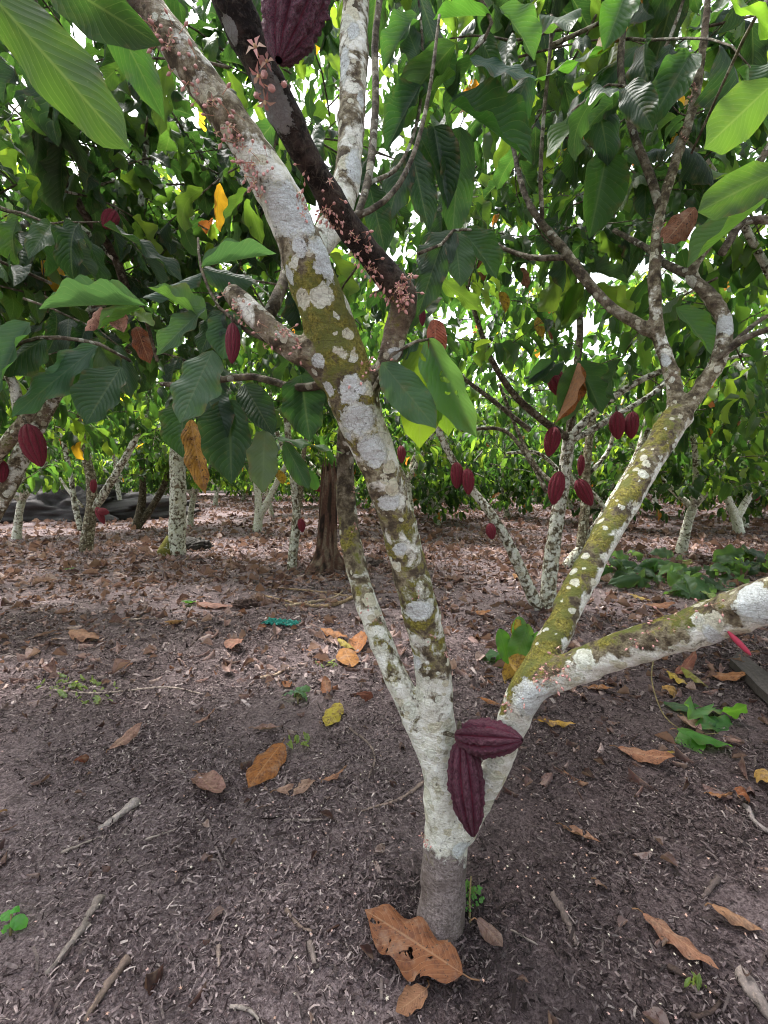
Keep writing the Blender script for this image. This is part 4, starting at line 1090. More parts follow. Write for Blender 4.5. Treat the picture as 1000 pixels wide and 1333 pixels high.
# --- the dead stump
st = thing('dead_tree', 'dead red-brown splintered tree stump with flared grooved foot', 'dead tree', G(425, 740))
DS = 5.6
def stump():
    rs = RS(4); nu, nv = 72, 46; c0 = P(423, 742, DS); c1 = P(431, 610, DS); V = []
    prof = [rs.uniform(.6, 1.0) for _ in range(9)]
    for j in range(nv + 1):
        t = j / nv; c = c0 + (c1 - c0) * t
        for i in range(nu):
            a = 2 * math.pi * i / nu
            gro = mnoise.noise(Vector((math.cos(a) * 3.2, math.sin(a) * 3.2, t * .7))) + .6 * mnoise.noise(Vector((math.cos(a) * 8, math.sin(a) * 8, t * 1.3)))
            fl = max(0, 1 - t * 3.2) ** 2 * (.16 + .13 * math.sin(a * 3 + 1) + .08 * math.sin(a * 5))
            r = .118 * (1 - .22 * t) * (1 + .32 * gro) + fl * .65
            zz = (mnoise.noise(Vector((math.cos(a) * 2.5, math.sin(a) * 2.5, 9))) * .16 + .05 * math.sin(a * 11)) * (1 if j == nv else 0)
            V.append((c[0] + r * math.cos(a), c[1] + r * math.sin(a), c[2] + zz))
    F = [(j * nu + i, j * nu + (i + 1) % nu, (j + 1) * nu + (i + 1) % nu, (j + 1) * nu + i) for j in range(nv) for i in range(nu)]
    V = np.array(V); V = np.vstack([V, V[-nu:].mean(0) - [0, 0, .25]]); top = len(V) - 1
    F += [(nv * nu + i, nv * nu + (i + 1) % nu, top, top) for i in range(0)]
    tint = np.tile((.125, .066, .05), (len(V), 1)); gr = np.array([mnoise.noise(Vector((v[0] * 22, v[1] * 22, v[2] * 2.5))) for v in V])
    tint = tint * (1 + .6 * gr[:, None]); tint[gr > .22] = (.20, .145, .11); tint[gr < -.3] = (.03, .02, .017)
    mesh_np('trunk', V - np.array(st.location), np.array(F), M_WOOD, st, tint=np.clip(tint, .01, 1))
stump()

# ================================================================== ground
def ground_shade_at(x, y):  # shade to the right of the trunk, painted into soil and chip colours
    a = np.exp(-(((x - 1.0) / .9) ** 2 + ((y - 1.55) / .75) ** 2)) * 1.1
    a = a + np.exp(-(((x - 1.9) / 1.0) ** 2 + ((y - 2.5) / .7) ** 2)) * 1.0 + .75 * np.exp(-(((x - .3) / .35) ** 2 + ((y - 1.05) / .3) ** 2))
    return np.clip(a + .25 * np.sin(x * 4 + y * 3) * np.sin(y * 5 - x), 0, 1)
def axis(n, ext, core):
    s = np.linspace(-1, 1, n); k = 5.2
    return core * np.sinh(k * s) / np.sinh(k) * ext / core
gx = axis(420, 90, 1); gy = axis(520, 90, 1) + 1.7
X, Y = np.meshgrid(gx, gy)
def fbm(x, y, f, seed):
    rs = RS(seed); z = np.zeros_like(x)
    for o_ in range(5):
        for q in range(5):
            a = rs.uniform(0, 6.28); fr = f * 1.9 ** o_ * rs.uniform(.7, 1.3)
            z += np.sin((x * math.cos(a) + y * math.sin(a)) * fr + rs.uniform(0, 6.28)) * .5 ** o_
    return z / 5
near = np.clip(1.6 - np.hypot(X, Y - 1.7) / 5, 0, 1)
Z = gz(X, Y) + fbm(X, Y, 9, 2) * .006 * near - .002
nxg, nyg = len(gx), len(gy)
ii = np.arange(nyg - 1)[:, None] * nxg + np.arange(nxg - 1)[None]
Fg = np.stack([ii, ii + 1, ii + nxg + 1, ii + nxg], -1).reshape(-1, 4)
ground = mesh_np('ground', np.column_stack([X.ravel(), Y.ravel(), Z.ravel()]), Fg, M_GROUND, attrs=dict(ground_shade=ground_shade_at(X.ravel(), Y.ravel())))
ground['kind'] = 'structure'

def rot_batch(az, tilt, roll):
    ca, sa, ct, st_, cr, sr = np.cos(az), np.sin(az), np.cos(tilt), np.sin(tilt), np.cos(roll), np.sin(roll)
    y = np.stack([ca * ct, sa * ct, st_], 1)
    x0 = np.stack([-sa, ca, np.zeros_like(sa)], 1); z0 = np.cross(x0, y) * -1
    z0 = np.cross(y, x0) * -1
    x = x0 * cr[:, None] + z0 * sr[:, None]; z = np.cross(x, y)
    return x, y, z

def palette(rs, cols, probs, n, jit=.25):
    c = np.array(cols)[rs.choice(len(cols), n, p=np.array(probs) / sum(probs))]
    return c * rs.uniform(1 - jit, 1 + jit, (n, 1))

def chips(name, n, rs, dist, Lr, Wr, cols, probs, lift=.0, pw=2.2):
    d = dist(rs, n); x, y = d
    L = rs.uniform(0, 1, n) ** pw * (Lr[1] - Lr[0]) + Lr[0]; W = np.minimum(L * .6, rs.uniform(0, 1, n) ** 1.8 * (Wr[1] - Wr[0]) + Wr[0])
    az = rs.uniform(0, 6.28, n); tl = rs.normal(0, .22, n); ro = rs.normal(0, .5, n)
    ax, ay, az_ = rot_batch(az, tl, ro)
    z = gz(x, y) + .003 + rs.rand(n) * .006 + lift + np.abs(np.sin(tl)) * L * .4
    c = np.stack([x, y, z], 1); k = rs.normal(0, .18, n)
    V = np.empty((n, 6, 3))
    for q, (u, v) in enumerate([(-.5, -.5), (.5, -.5), (-.5, 0), (.5, 0), (-.35, .5), (.3, .5)]):
        V[:, q] = c + ax * (u * W)[:, None] + ay * (v * L)[:, None] + az_ * ((L * k) * (1 if v == 0 else 0))[:, None]
    F = np.array([(0, 1, 3, 2), (2, 3, 5, 4)])[None] + (np.arange(n) * 6)[:, None, None]
    t = np.repeat(palette(rs, cols, probs, n) * (1 - .55 * ground_shade_at(x, y))[:, None], 6, 0)  # chip colour darkened by the same painted shade
    o = mesh_np(name, V.reshape(-1, 3), F.reshape(-1, 4), M_CHIP, None, None, t, smooth=False)
    o['kind'] = 'stuff'; return o
def near_dist(rs, n):
    x, y = near_dist0(rs, n * 2)
    k = fbm(x, y, 5.5, 12) * 1.3 + fbm(x, y, 17, 13) * .8
    o_ = np.argsort(-(k + rs.normal(0, .9, n * 2)))[:n]
    return x[o_], y[o_]
def near_dist0(rs, n):
    y = .45 + (rs.rand(n) ** .62) * 3.3; return (rs.uniform(-1, 1, n) * (.92 * y + .25), y)
def mid_dist(rs, n):
    y = 2.2 + (rs.rand(n) ** .75) * 7; return (rs.uniform(-1, 1, n) * (1.1 * y + .5), y)
chips('mulch', 190000, RS(31), near_dist, (.003, .026), (.0014, .0065),
      [(.024,.016,.017), (.085,.060,.062), (.185,.140,.142), (.31,.245,.242), (.47,.39,.37)], [3, 3.6, 4, 2.8, .6], pw=1.8)
chips('mulch', 3500, RS(33), near_dist, (.02, .075), (.002, .009), [(.04,.028,.028), (.09,.068,.066), (.19,.15,.145)], [2, 3, 2])
chips('mulch', 2600, RS(34), lambda r_, n_: (BASE[0] + r_.normal(0, .11, n_), BASE[1] + r_.normal(0, .10, n_)), (.004, .03), (.001, .007), [(.03,.024,.025), (.07,.055,.055), (.13,.105,.105)], [2, 3, 2])
chips('mulch', 56000, RS(32), mid_dist, (.012, .07), (.004, .02),
      [(.035,.025,.026), (.10,.074,.076), (.21,.16,.16), (.34,.27,.265), (.48,.40,.385)], [2, 3, 3.4, 2, .8])

def litter(name, n, rs, dist, Lr, cols, probs, T=T_DRY, mat=M_LITTER):
    x, y = dist(rs, n); LV = Leaves(T); tint = palette(rs, cols, probs, n)
    for i in range(n):
        L = Lr[0] + (Lr[1] - Lr[0]) * rs.rand() ** 1.7; az = rs.uniform(0, 6.28); z = float(gz(x[i], y[i])) + .004 + rs.rand() * .018
        d = np.array([math.cos(az), math.sin(az), rs.normal(0, .12)]); up = nrm(np.array([rs.normal(0, .3), rs.normal(0, .3), 1]))
        LV.add((x[i], y[i], z), d, up, L, L * rs.choice([.18, .25, .32, .42, .6]) * rs.uniform(.85, 1.15), tint[i])
    o = LV.build(name, mat); o['kind'] = 'stuff'; return o
LC = [(.065,.036,.033), (.18,.108,.098), (.33,.222,.205), (.50,.375,.345), (.27,.12,.07)]
def d_mid(rs, n):
    y = 2.35 + (rs.rand(n) ** .8) * 5.5; x = rs.uniform(-1, 1, n) * (1.1 * y + .6)
    return x, y
def d_far(rs, n):
    y = 4.5 + (rs.rand(n) ** .8) * 17; return rs.uniform(-1, 1, n) * (1.15 * y + .8), y
litter('leaf_litter', 8000, RS(41), d_mid, (.03, .12), LC, [2, 3, 3, 2, .5])
litter('leaf_litter', 26000, RS(42), d_far, (.05, .19), LC, [2.5, 3, 3, 1.6, .4])
def d_near(rs, n):
    y = .6 + rs.rand(n) ** .7 * 2.2; return rs.uniform(-1, 1, n) * (.9 * y + .2), y
litter('leaf_litter', 260, RS(43), d_near, (.02, .065), [(.06,.036,.034), (.13,.088,.082), (.25,.19,.18), (.36,.28,.26)], [3, 3, 2, 1])
def d_right(rs, n):
    x = rs.uniform(.45, 2.6, n); return x, 1.55 + rs.rand(n) * 2.6
litter('leaf_litter', 330, RS(44), d_right, (.05, .13), [(.04,.025,.024), (.085,.055,.052), (.16,.105,.10), (.24,.11,.06)], [3, 3, 2, .5])
# fallen cacao flowers: tiny pale stars
def stars(n, rs, dist):
    x, y = dist(rs, n); Vs, Fs, Ts = [], [], []; off = 0
    for i in range(n):
        z = float(gz(x[i], y[i])) + .010 + rs.rand() * .006; a0 = rs.uniform(0, 6.28); s = rs.uniform(.003, .0055); pts = []; nrm_t = rs.normal(0, .3, 2)
        for k in range(10):
            a = a0 + k * math.pi / 5; r = s if k % 2 == 0 else s * .38
            dx, dy = r * math.cos(a), r * math.sin(a); pts.append((x[i] + dx, y[i] + dy, z + dx * nrm_t[0] + dy * nrm_t[1]))
        pts.append((x[i], y[i], z + .001)); Vs += pts
        for k in range(0, 10, 2): Fs.append((off + 10, off + (k - 1) % 10, off + k, off + (k + 1) % 10))
        c = [(.62, .55, .45), (.62, .40, .36), (.55, .34, .26)][rs.randint(3)]; Ts += [c] * 11; off += 11
    o = mesh_np('fallen_flowers', np.array(Vs), np.array(Fs), M_FLOWER, None, None, np.array(Ts), smooth=False); o['kind'] = 'stuff'
def star_dist(rs, n):
    m = n // 2; a = rs.normal(0, 1, (n, 2)); x = .25 + a[:, 0] * .5; y = 1.35 + a[:, 1] * .4
    x2, y2 = near_dist(rs, n); k = rs.rand(n) < .55
    y = np.where(k, y, y2); x = np.where(k, x, x2)
    return x, np.maximum(.5, y)
stars(650, RS(61), star_dist)

# ------------------------------------------------------------------ single leaves on the ground
T_FLAT = [leaf_template(10, 22, c, f, r, t, k, s) for s, (c, f, r, t, k) in enumerate([(.06,.10,.055,.05,.15), (-.5,.25,.03,-.2,.2), (.5,.15,.045,.25,.3), (-.35,-.12,.035,.2,-.2), (.8,.5,.04,-.5,.5), (-.9,.35,.05,.4,.3), (.1,.06,.02,.1,.1)])]
ORG, PNK, TAN, YEL, RED, ORB, DUL = (.36,.135,.045), (.40,.215,.17), (.42,.27,.20), (.52,.42,.05), (.17,.05,.03), (.45,.19,.035), (.17,.10,.09)
GL = 'single fallen leaves on the soil'
def ground_leaf(b, t, ratio, tint, label, ti=0, mat=None, lift=.012, group=GL, cat='fallen leaf', name='fallen_leaf', stalk=True, up=(0, -.12, 1)):
    pb, pt = G(*b), G(*t); d = pt - pb; L = np.linalg.norm(d) * 1.03; ratio *= .82
    V, F, UV = T_FLAT[ti]
    LV = Leaves([T_FLAT[ti]]); LV.add((0, 0, 0), d, np.array(up, float), L, L * ratio, np.array(tint) * .78, 0)
    V, F, UV, Tn = LV.arrays()
    lo = V[:, 2].min()
    o = mesh_np(name, V + [0, 0, -lo], F, mat or M_DEAD, None, UV, Tn)
    o.location = (pb[0], pb[1], pb[2] + lift * .75)
    tag(o, label, cat, group)
    if stalk:
        dd = nrm(d); p = np.array([[0, 0, -lo + .001], *[-dd * L * .07 + [0, 0, -lo + .002]], *[-dd * L * .13 + [dd[1] * .01, -dd[0] * .01, -lo]]])
        tube_obj('stalk', p, [.0018, .0016, .0022], M_WOOD, o, 5, .02, tint=(.2, .11, .06))
    return o
for a in [
 ((602,1294),(478,1206),.50,(.27,.105,.045),'huge torn orange-brown leaf lying at the foot of the trunk',0,M_TORN), ((556,1292),(515,1330),.55,(.36,.18,.10),'holed pale brown leaf just below the huge torn leaf',3,M_TORN),
 ((836,1200),(932,1270),.34,(.38,.18,.11),'long orange-tan leaf, its tip pointing away from the trunk, beside a dark twig',0), ((925,1196),(996,1220),.42,(.42,.22,.12),'curved tan leaf with pale midrib beyond the long orange-tan leaf',2),
 ((368,978),(325,1032),.52,(.40,.15,.04),'broad bright orange leaf lying flat on bare soil',6), ((258,1010),(288,1050),.5,(.40,.22,.19),'pinkish leaf turned underside up beside the broad orange leaf',3),
 ((360,1035),(412,1033),.36,(.46,.29,.22),'pale leaf with dark slits below the broad orange leaf',1,M_TORN), ((422,1020),(456,1012),.44,(.42,.21,.13),'small curled tan leaf between the pale slit leaf and the trunk',5),
 ((732,1078),(782,1108),.36,(.44,.22,.13),'ragged orange leaf riddled with dark holes right of the trunk',3,M_TORN), ((804,978),(880,1008),.32,(.36,.16,.09),'narrow rust leaf pitted along the middle on dark soil',1),
 ((700,945),(748,949),.30,(.55,.32,.04),'narrow yellow-orange leaf under the low limb',0), ((625,919),(653,923),.42,(.42,.16,.05),'small orange leaf between trunk and rising fork',2),
 ((442,922),(425,950),.50,YEL,'bright yellow heart-like leaf standing out on grey soil',6), ((143,980),(186,955),.36,(.48,.28,.22),'pale pink-tan leaf with dark curled stalk end',1),
 ((98,1002),(118,988),.55,(.19,.05,.025),'small dark red crumpled leaf left of the pale pink-tan leaf',4), ((255,945),(284,935),.40,(.42,.24,.19),'small pointed pinkish leaf in the middle of bare soil',5),
 ((330,950),(366,955),.4,(.42,.27,.24),'faded pink leaf half covered by soil',3), ((258,790),(306,792),.42,(.34,.17,.14),'broad flat faded red bark-like leaf beside a dark clod',6),
 ((296,838),(316,852),.6,(.38,.18,.13),'folded red-tan leaf below the teal scrap',1), ((418,825),(452,836),.42,(.45,.19,.07),'orange leaf lying left of the slender white branch',0),
 ((440,842),(462,850),.5,(.50,.40,.08),'yellow-green leaf overlapping orange ones by the slender branch',2), ((462,852),(470,832),.55,(.46,.18,.06),'short orange leaf upright against the yellow-green one',3),
 ((448,850),(458,872),.6,(.46,.20,.05),'roundish orange leaf below the yellow-green one',6), ((464,918),(488,910),.4,(.22,.07,.045),'dark red leaf beside the slender white branch',4),
 ((376,888),(371,902),.5,(.40,.16,.07),'small upright orange leaf left of the little seedling',3), ((426,908),(423,895),.55,(.40,.16,.08),'tiny rust leaf above the bright yellow one',5),
 ((764,897),(800,903),.5,(.42,.18,.06),'half hidden orange leaf tucked under the white low limb',3), ((862,912),(884,905),.55,(.50,.28,.08),'crumpled yellow-brown leaf below the low limb',4),
 ((868,880),(898,900),.30,(.50,.36,.05),'narrow yellow leaf pointing at the dark plank',0), ((886,882),(922,900),.40,(.26,.27,.05),'olive green fallen leaf beside the narrow yellow leaf',2),
 ((918,880),(975,893),.36,(.40,.17,.07),'long rust leaf reaching under the dark plank',1), ((880,882),(905,868),.4,(.28,.10,.07),'dull red leaf below the low limb near the plank',5),
 ((866,983),(884,984),.45,(.55,.40,.07),'small yellow leaf fragment below the green cut sprig',3), ((922,1036),(958,1048),.45,(.42,.16,.04),'curled orange leaf near the edge below the green serrated leaf',5),
 ((960,1052),(975,1038),.6,(.30,.09,.03),'small rust leaf touching the curled orange leaf',4), ((1010,1040),(985,1008),.55,(.50,.30,.08),'yellow-brown leaf cut off by the edge',2),
 ((890,935),(904,960),.6,(.36,.22,.19),'dull pink leaf among green cut leaves',3), ((945,962),(965,968),.7,(.34,.20,.17),'round greyish pink leaf under the green cut leaf',6),
 ((620,1215),(656,1240),.5,(.26,.17,.145),'crumpled grey-brown leaf right of the trunk foot',4), ((776,1150),(790,1170),.6,(.36,.24,.21),'small shredded pinkish leaf midway to the ragged orange leaf',5),
 ((-8,1062),(10,1066),.7,(.5,.3,.05),'yellow-brown curled leaf cut off by the edge on bare soil',5), ((92,828),(128,838),.4,(.42,.22,.14),'pair-like orange-tan leaf far out on the bare soil',0),
 ((214,820),(240,812),.35,(.46,.24,.08),'thin yellow-brown leaf beyond the bare soil',2), ((40,832),(76,826),.4,(.36,.24,.22),'pale pinkish leaf on soil near the edge',3),
 ((620,798),(640,806),.5,(.42,.17,.06),'orange leaf lying behind the mottled trunk',1), ((668,752),(690,760),.45,(.40,.2,.07),'tan-orange leaf at the foot of the many-stemmed tree',0),
 ((720,812),(748,806),.5,(.34,.13,.06),'rust leaf on litter between two mossy branches',5), ((840,790),(880,797),.4,(.34,.15,.08),'rust leaf lying before the heap of cut green leaves',1),
 ((820,778),(846,786),.3,(.55,.40,.08),'yellow stalk-like leaf before the heap of cut green leaves',0)]:
    ground_leaf(*a)
GG = 'green leaves lying on the soil'
for a in [((60+820,968),(955,978),.42,(.07,.20,.03),'bright green serrated leaf lying flat near the edge',2), ((862,918),(912,935),.36,(.035,.10,.035),'dark green leaf lying under the low limb',1), ((915,925),(980,950),.40,(.06,.16,.035),'green leaf of the cut sprig with upturned edge',5),
          ((82,738+6),(98,741),.5,(.10,.22,.03),'yellow-green leaf far out on the litter',0), ((236,790),(256,786),.5,(.08,.20,.04),'small green leaf beside the faded red bark-like leaf',2)]:
    ground_leaf(*a, mat=M_LEAF, group=GG)

# sprigs: a stem with several green leaves
def sprig(loc_px, stems, label, cat='cut sprig', name='cut_sprig', zoff=0.0):
    root = thing(name, label, cat, G(*loc_px)); o = np.array(root.location)
    pts = np.array([G(*q[:2]) + [0, 0, q[2]] for q in stems['stem']])
    tube_obj('stem', pts - o, np.linspace(.004, .002, len(pts)), M_WOOD, root, 6, .03, tint=(.16, .13, .06))
    for i, (b, t, ratio, tint, up, ti) in enumerate(stems['leaves']):
        pb = G(*b[:2]) + [0, 0, b[2]]; pt = G(*t[:2]) + [0, 0, t[2]]; d = pt - pb; L = np.linalg.norm(d)
        LV = Leaves(T_HI); LV.add(pb - o, d, np.array(up, float), L * 1.05, L * ratio, np.array(tint), ti)
        V, F, UV, Tn = LV.arrays(); mesh_np('leaf', V, F, M_LEAF if sum(tint) < .5 else M_DEAD, root, UV, Tn)
    return root
sprig((930,958), dict(stem=[(850,880,.12),(848,900,.06),(865,940,.03),(900,960,.02),(935,960,.02)],
      leaves=[((905,950,.02),(985,945,.05),.35,(.05,.14,.035),(0,-.2,1),3), ((900,955,.02),(905,985,.06),.5,(.08,.2,.04),(0,-.5,.8),1), ((925,950,.02),(950,925,.06),.4,(.04,.11,.04),(0,-.3,1),5), ((895,945,.03),(925,925,.10),.4,(.07,.17,.05),(0,-.6,.8),6)]), 'green leafy sprig dropped on dark soil below the low limb')
sprig((668,872), dict(stem=[(690,880,.0),(672,868,.06),(662,880,.14)],
      leaves=[((664,868,.13),(650,875,-.0),.42,(.06,.17,.03),(0,-1,.2),1), ((672,868,.14),(690,880,.0),.42,(.10,.22,.04),(-.2,-1,.3),4), ((668,862,.16),(676,876,.05),.5,(.55,.36,.03),(0,-1,.4),2), ((672,866,.10),(680,900,.0),.6,(.5,.30,.05),(0,-1,.3),6), ((664,868,.08),(600,850,.03),.35,(.03,.09,.03),(0,-.5,.8),3), ((675,866,.12),(650,862,.03),.4,(.09,.2,.05),(0,-.9,.4),7), ((690,870,.13),(700,872,.02),.4,(.05,.14,.03),(.3,-1,.2),8)]), 'low green and yellow leafy shoot between the two mossy limbs')
shoot = bpy.data.objects['cut_sprig.001']
for a in [((688,812,2.4),(668,864,2.38),30,(.075,.17,.035),(-.2,-1,.2),1), ((650,818,2.42),(662,862,2.4),24,(.045,.13,.025),(.2,-1,.2),4), ((700,822,2.4),(694,860,2.38),22,(.05,.14,.03),(.2,-1,.2),6), ((676,802,2.43),(674,832,2.42),20,(.06,.15,.05),(0,-1,.3),2)]: one_leaf(*a, parent=shoot)
for a in [((672,806,2.41),(682,836,2.4),20,(.55,.40,.04),(.1,-1,.3),3,M_DEAD), ((662,856,2.36),(686,872,2.36),24,(.55,.33,.06),(0,-.9,.5),5,M_DEAD)]: one_leaf(*a, parent=shoot)
sprig((392,912), dict(stem=[(388,918,0),(388,914,.03),(390,912,.055)],
      leaves=[((390,912,.05),(406,905,.075),.42,(.10,.19,.12),(0,-.3,1),1), ((390,912,.05),(366,912,.06),.4,(.09,.17,.12),(0,-.3,1),3), ((390,912,.055),(386,893,.06),.4,(.08,.16,.09),(0,-.5,.9),5), ((389,913,.05),(400,918,.05),.4,(.08,.16,.10),(0,-.3,1),6)]), 'tiny grey-green seedling standing in open soil', 'seedling', 'seedling')
sprig((16,1212), dict(stem=[(14,1218,0),(15,1212,.02),(16,1208,.04)],
      leaves=[((16,1210,.03),(34,1214,.03),.7,(.08,.26,.06),(0,-.3,1),1), ((15,1210,.03),(4,1204,.045),.7,(.09,.28,.06),(0,-.4,1),3), ((16,1208,.04),(24,1194,.05),.7,(.09,.28,.07),(0,-.5,.9),5), ((15,1212,.02),(2,1222,.02),.6,(.08,.24,.06),(0,-.3,1),6)]), 'small fresh green weed seedling near the edge on open soil', 'seedling', 'seedling')
rw = RS(71); lv = []
for k in range(60):
    x0, y0 = 611 + rw.normal(0, 7), 1198 - rw.rand() * 42; h = .010 + rw.rand() * .03
    lv.append(((x0, y0, h), (x0 + rw.normal(0, 3), y0 + rw.normal(0, 3), h + .004), .8, (.06 + rw.rand() * .03, .17 + rw.rand() * .06, .05), (rw.normal(0, .3), -.4, 1), rw.randint(8)))
sprig((611,1195), dict(stem=[(612,1205,0),(611,1185,.03),(613,1162,.05)], leaves=lv), 'tuft of tiny round-leaved weeds against the trunk foot', 'weed', 'weed_tuft')
# small weeds scattered in the soil
for (x, y, lab, n) in [(105,897,'sparse pale green weedy patch at the end of a long dry stalk',40), (386,968,'wispy green weed above the small curled tan leaf',9), (428,868,'tiny green weed left of the orange leaf cluster',8), (905,1288,'tiny green weed near the curved tan leaf',8)]:
    lv = []
    sx = 22 if n > 20 else 7
    for k in range(n):
        x0, y0 = x + rw.normal(0, sx), y + rw.normal(0, sx * .32)
        lv.append(((x0, y0, .006), (x0 + rw.normal(0, 5), y0 + rw.normal(0, 4), .02 + rw.rand() * .015), .35, (.14, .2, .08), (0, -.4, 1), rw.randint(8)))
    sprig((x, y), dict(stem=[(x - 4, y, .004), (x, y, .012), (x + 5, y - 1, .008)], leaves=lv), lab, 'weed', 'weed_tuft')
# heap of cut leafy branches
rh = RS(81)
GH = 'cut leafy branches heaped behind the low limb'
for k, (x, y, dx, lab) in enumerate([(815,755,-1,'cut branch of dark green leaves, the end nearest the mossy rising branch'), (872,752,1,'cut branch with broad upright leaves in the middle of the heap'), (905,772,1,'cut branch with one large round glossy leaf before the heap'), (950,748,1,'cut branch with narrow dark leaves trailing towards the edge'), (985,742,1,'cut branch trailing off at the edge behind the low limb')]):
    lv = []
    for q in range(18):
        b = (x + rh.normal(0, 15), y + rh.normal(0, 5), rh.uniform(.03, .24)); an = rh.uniform(0, 6.28)
        lv.append((b, (b[0] + math.cos(an) * rh.uniform(20, 38), b[1] + math.sin(an) * 9, max(.01, b[2] + rh.uniform(-.12, .08))), rh.uniform(.35, .48), green(rh, .2) * 2.0 + .02, (rh.normal(0, .4), -.6, .8), rh.randint(10)))
    if k == 2: lv.append(((x + 22, y + 3, .1), (x - 26, y + 12, .06), .62, (.05, .12, .05), (0, -.7, .7), 1))
    r_ = sprig((x, y), dict(stem=[(x - 35 * dx, y + 4, .03), (x, y, .07), (x + 40 * dx, y - 6, .04)], leaves=lv), lab, 'cut branch', 'cut_branch')
    r_['group'] = GH

# ------------------------------------------------------------------ sticks, boards, clods, scraps
def stick(nodes, wpx, label, tint, z=.006, cat='stick', name='stick', flat=False, group='dry sticks lying on the soil'):
    pts = np.array([G(*q[:2]) + [0, 0, z + (q[2] if len(q) > 2 else 0)] for q in nodes])
    dep = (pts[0] - CO) @ CF; r = wpx * .36 * dep / FPX
    o = tube_obj(name, pts - pts[0], r * np.linspace(1.15, .6, len(pts)), M_WOOD, None, 9, .012, tint=tuple(q * .95 for q in tint), wob=.95, seed=int(nodes[0][0]) % 97 + 1)
    o.location = pts[0] - [0, 0, 0]
    return tag(o, label, cat, group)
BR, GY, PAL, DKB = (.20,.145,.12), (.26,.215,.20), (.42,.34,.29), (.06,.04,.035)
for a in [([(167,1252),(140,1285),(112,1332)],13,'thick brown stick lying slantwise at the bottom edge',BR), ([(130,1170),(105,1215),(62,1270)],13,'thick grey decaying stick right of the green seedling',(.24,.20,.18)),
          ([(180,1045),(158,1062),(130,1082)],15,'flaky pale grey bark strip on the soil',(.34,.29,.27)), ([(552,1020),(520,1042),(470,1058)],5,'crooked thin twig touching the trunk foot',(.26,.19,.16)),
          ([(455,950),(480,970),(488,990),(480,1015)],4,'bent thin vine twig left of the slender branch',(.20,.15,.13)), ([(70,900),(130,904),(215,896),(265,905)],3.5,'long pale dry stalk stretched across the soil',PAL),
          ([(372,1187),(390,1208),(408,1216)],6,'short curved brown twig in the middle of the bare soil',BR), ([(402,1230),(412,1262)],13,'short thick grey stick end below the curved twig',(.22,.175,.16)),
          ([(285,1234),(285,1260)],7,'stubby light brown stick piece standing lengthwise',(.30,.23,.20)), ([(300,1313),(325,1318),(345,1340)],6,'curved pale twig at the bottom edge',(.34,.29,.26)),
          ([(720,1168),(735,1195),(750,1232)],13,'flat grey-brown stick right of the trunk',(.15,.115,.105)), ([(665,1213),(700,1233)],4,'thin straight grey twig right of the trunk foot',(.24,.2,.18)),
          ([(870,1262),(905,1280),(935,1300)],9,'dark gnarled stick under the long orange-tan leaf',DKB), ([(902,1328),(925,1322),(938,1306)],9,'dark curved stick at the bottom edge',DKB),
          ([(962,1268),(985,1300),(1010,1335)],22,'wide weathered grey bark slab at the bottom corner',(.27,.22,.205)), ([(935,1145),(915,1172)],9,'short dark broken stick on the dark soil',(.10,.075,.07)),
          ([(970,1050),(985,1075),(1010,1090)],9,'grey stick near the edge below the curled orange leaf',(.2,.17,.165)), ([(520,1290),(545,1275),(580,1290)],0.01,'x',BR),
          ([(190,1095),(240,1078)],3.5,'straight thin pale twig above the flaky strip',(.3,.25,.22)), ([(80,1112),(135,1090)],5,'straight grey twig left of the flaky bark strip',(.28,.23,.2)), ([(440,1128),(425,1160)],0.01,'x',BR),
          ([(430,1080),(432,1110)],0.01,'x',BR), ([(370,1070),(425,1069)],4,'thin level twig below the pale slit leaf',(.26,.21,.19)), ([(575,1245),(588,1300)],0.01,'x',BR), ([(480,770),(420,790),(340,776)],6,'long dry yellowish branch lying across the litter by the stump',(.36,.25,.15)),
          ([(480,782),(420,772),(350,765)],5,'thin dry branch crossing the long one by the stump',(.32,.22,.14)), ([(372,790),(430,780),(450,768)],5,'pale split stick pointing at the stump',(.42,.32,.22)), ([(190,785),(186,798),(176,806)],6,'short dark forked twig on the far soil',(.10,.07,.065)), ([(160,808),(205,806)],4,'pale straight stick on the far soil',(.38,.3,.25)),
          ([(272,815),(248,842)],4,'dark thin twig on the far soil',(.08,.055,.05)), ([(340,884),(362,878),(376,868)],6,'pale curled leaf stalk strip beside the small upright orange leaf',(.46,.34,.25))]:
    if a[2] != 'x': stick(*a)

def box_obj(name, corners_px, h, tint, label, cat, mat=None, lift=0.0, jag=0.0, seed=0):
    """a slab whose top outline is given on the ground"""
    rs = RS(seed); n = 10; c = [G(*q) for q in corners_px]; o0 = sum(c) / 4
    V, nn = [], n + 1
    for layer in (0, 1):
        for j in range(nn):
            for i in range(nn):
                u, v = i / n, j / n
                p = (c[0] * (1 - u) + c[1] * u) * (1 - v) + (c[3] * (1 - u) + c[2] * u) * v
                e = jag * (rs.rand(3) - .5) * (1 if i in (0, n) or j in (0, n) else .25)
                V.append(p - o0 + e + [0, 0, lift + (h if layer else 0)])
    F, m = [], nn * nn
    for j in range(n):
        for i in range(n):
            a = j * nn + i; F += [(a + nn, a + nn + 1, a + 1, a), (m + a, m + a + 1, m + a + nn + 1, m + a + nn)]
    for i in range(n):
        F += [(i, i + 1, m + i + 1, m + i), (n * nn + i + 1, n * nn + i, m + n * nn + i, m + n * nn + i + 1), (i * nn + nn, i * nn, m + i * nn, m + i * nn + nn), (i * nn + n, i * nn + nn + n, m + i * nn + nn + n, m + i * nn + n)]
    V = np.array(V); tn = np.tile(tint, (len(V), 1)) * RS(seed + 1).uniform(.8, 1.2, (len(V), 1))
    o = mesh_np(name, V, np.array(F), mat or M_WOOD, None, None, tn, smooth=False); o.location = o0
    return tag(o, label, cat)
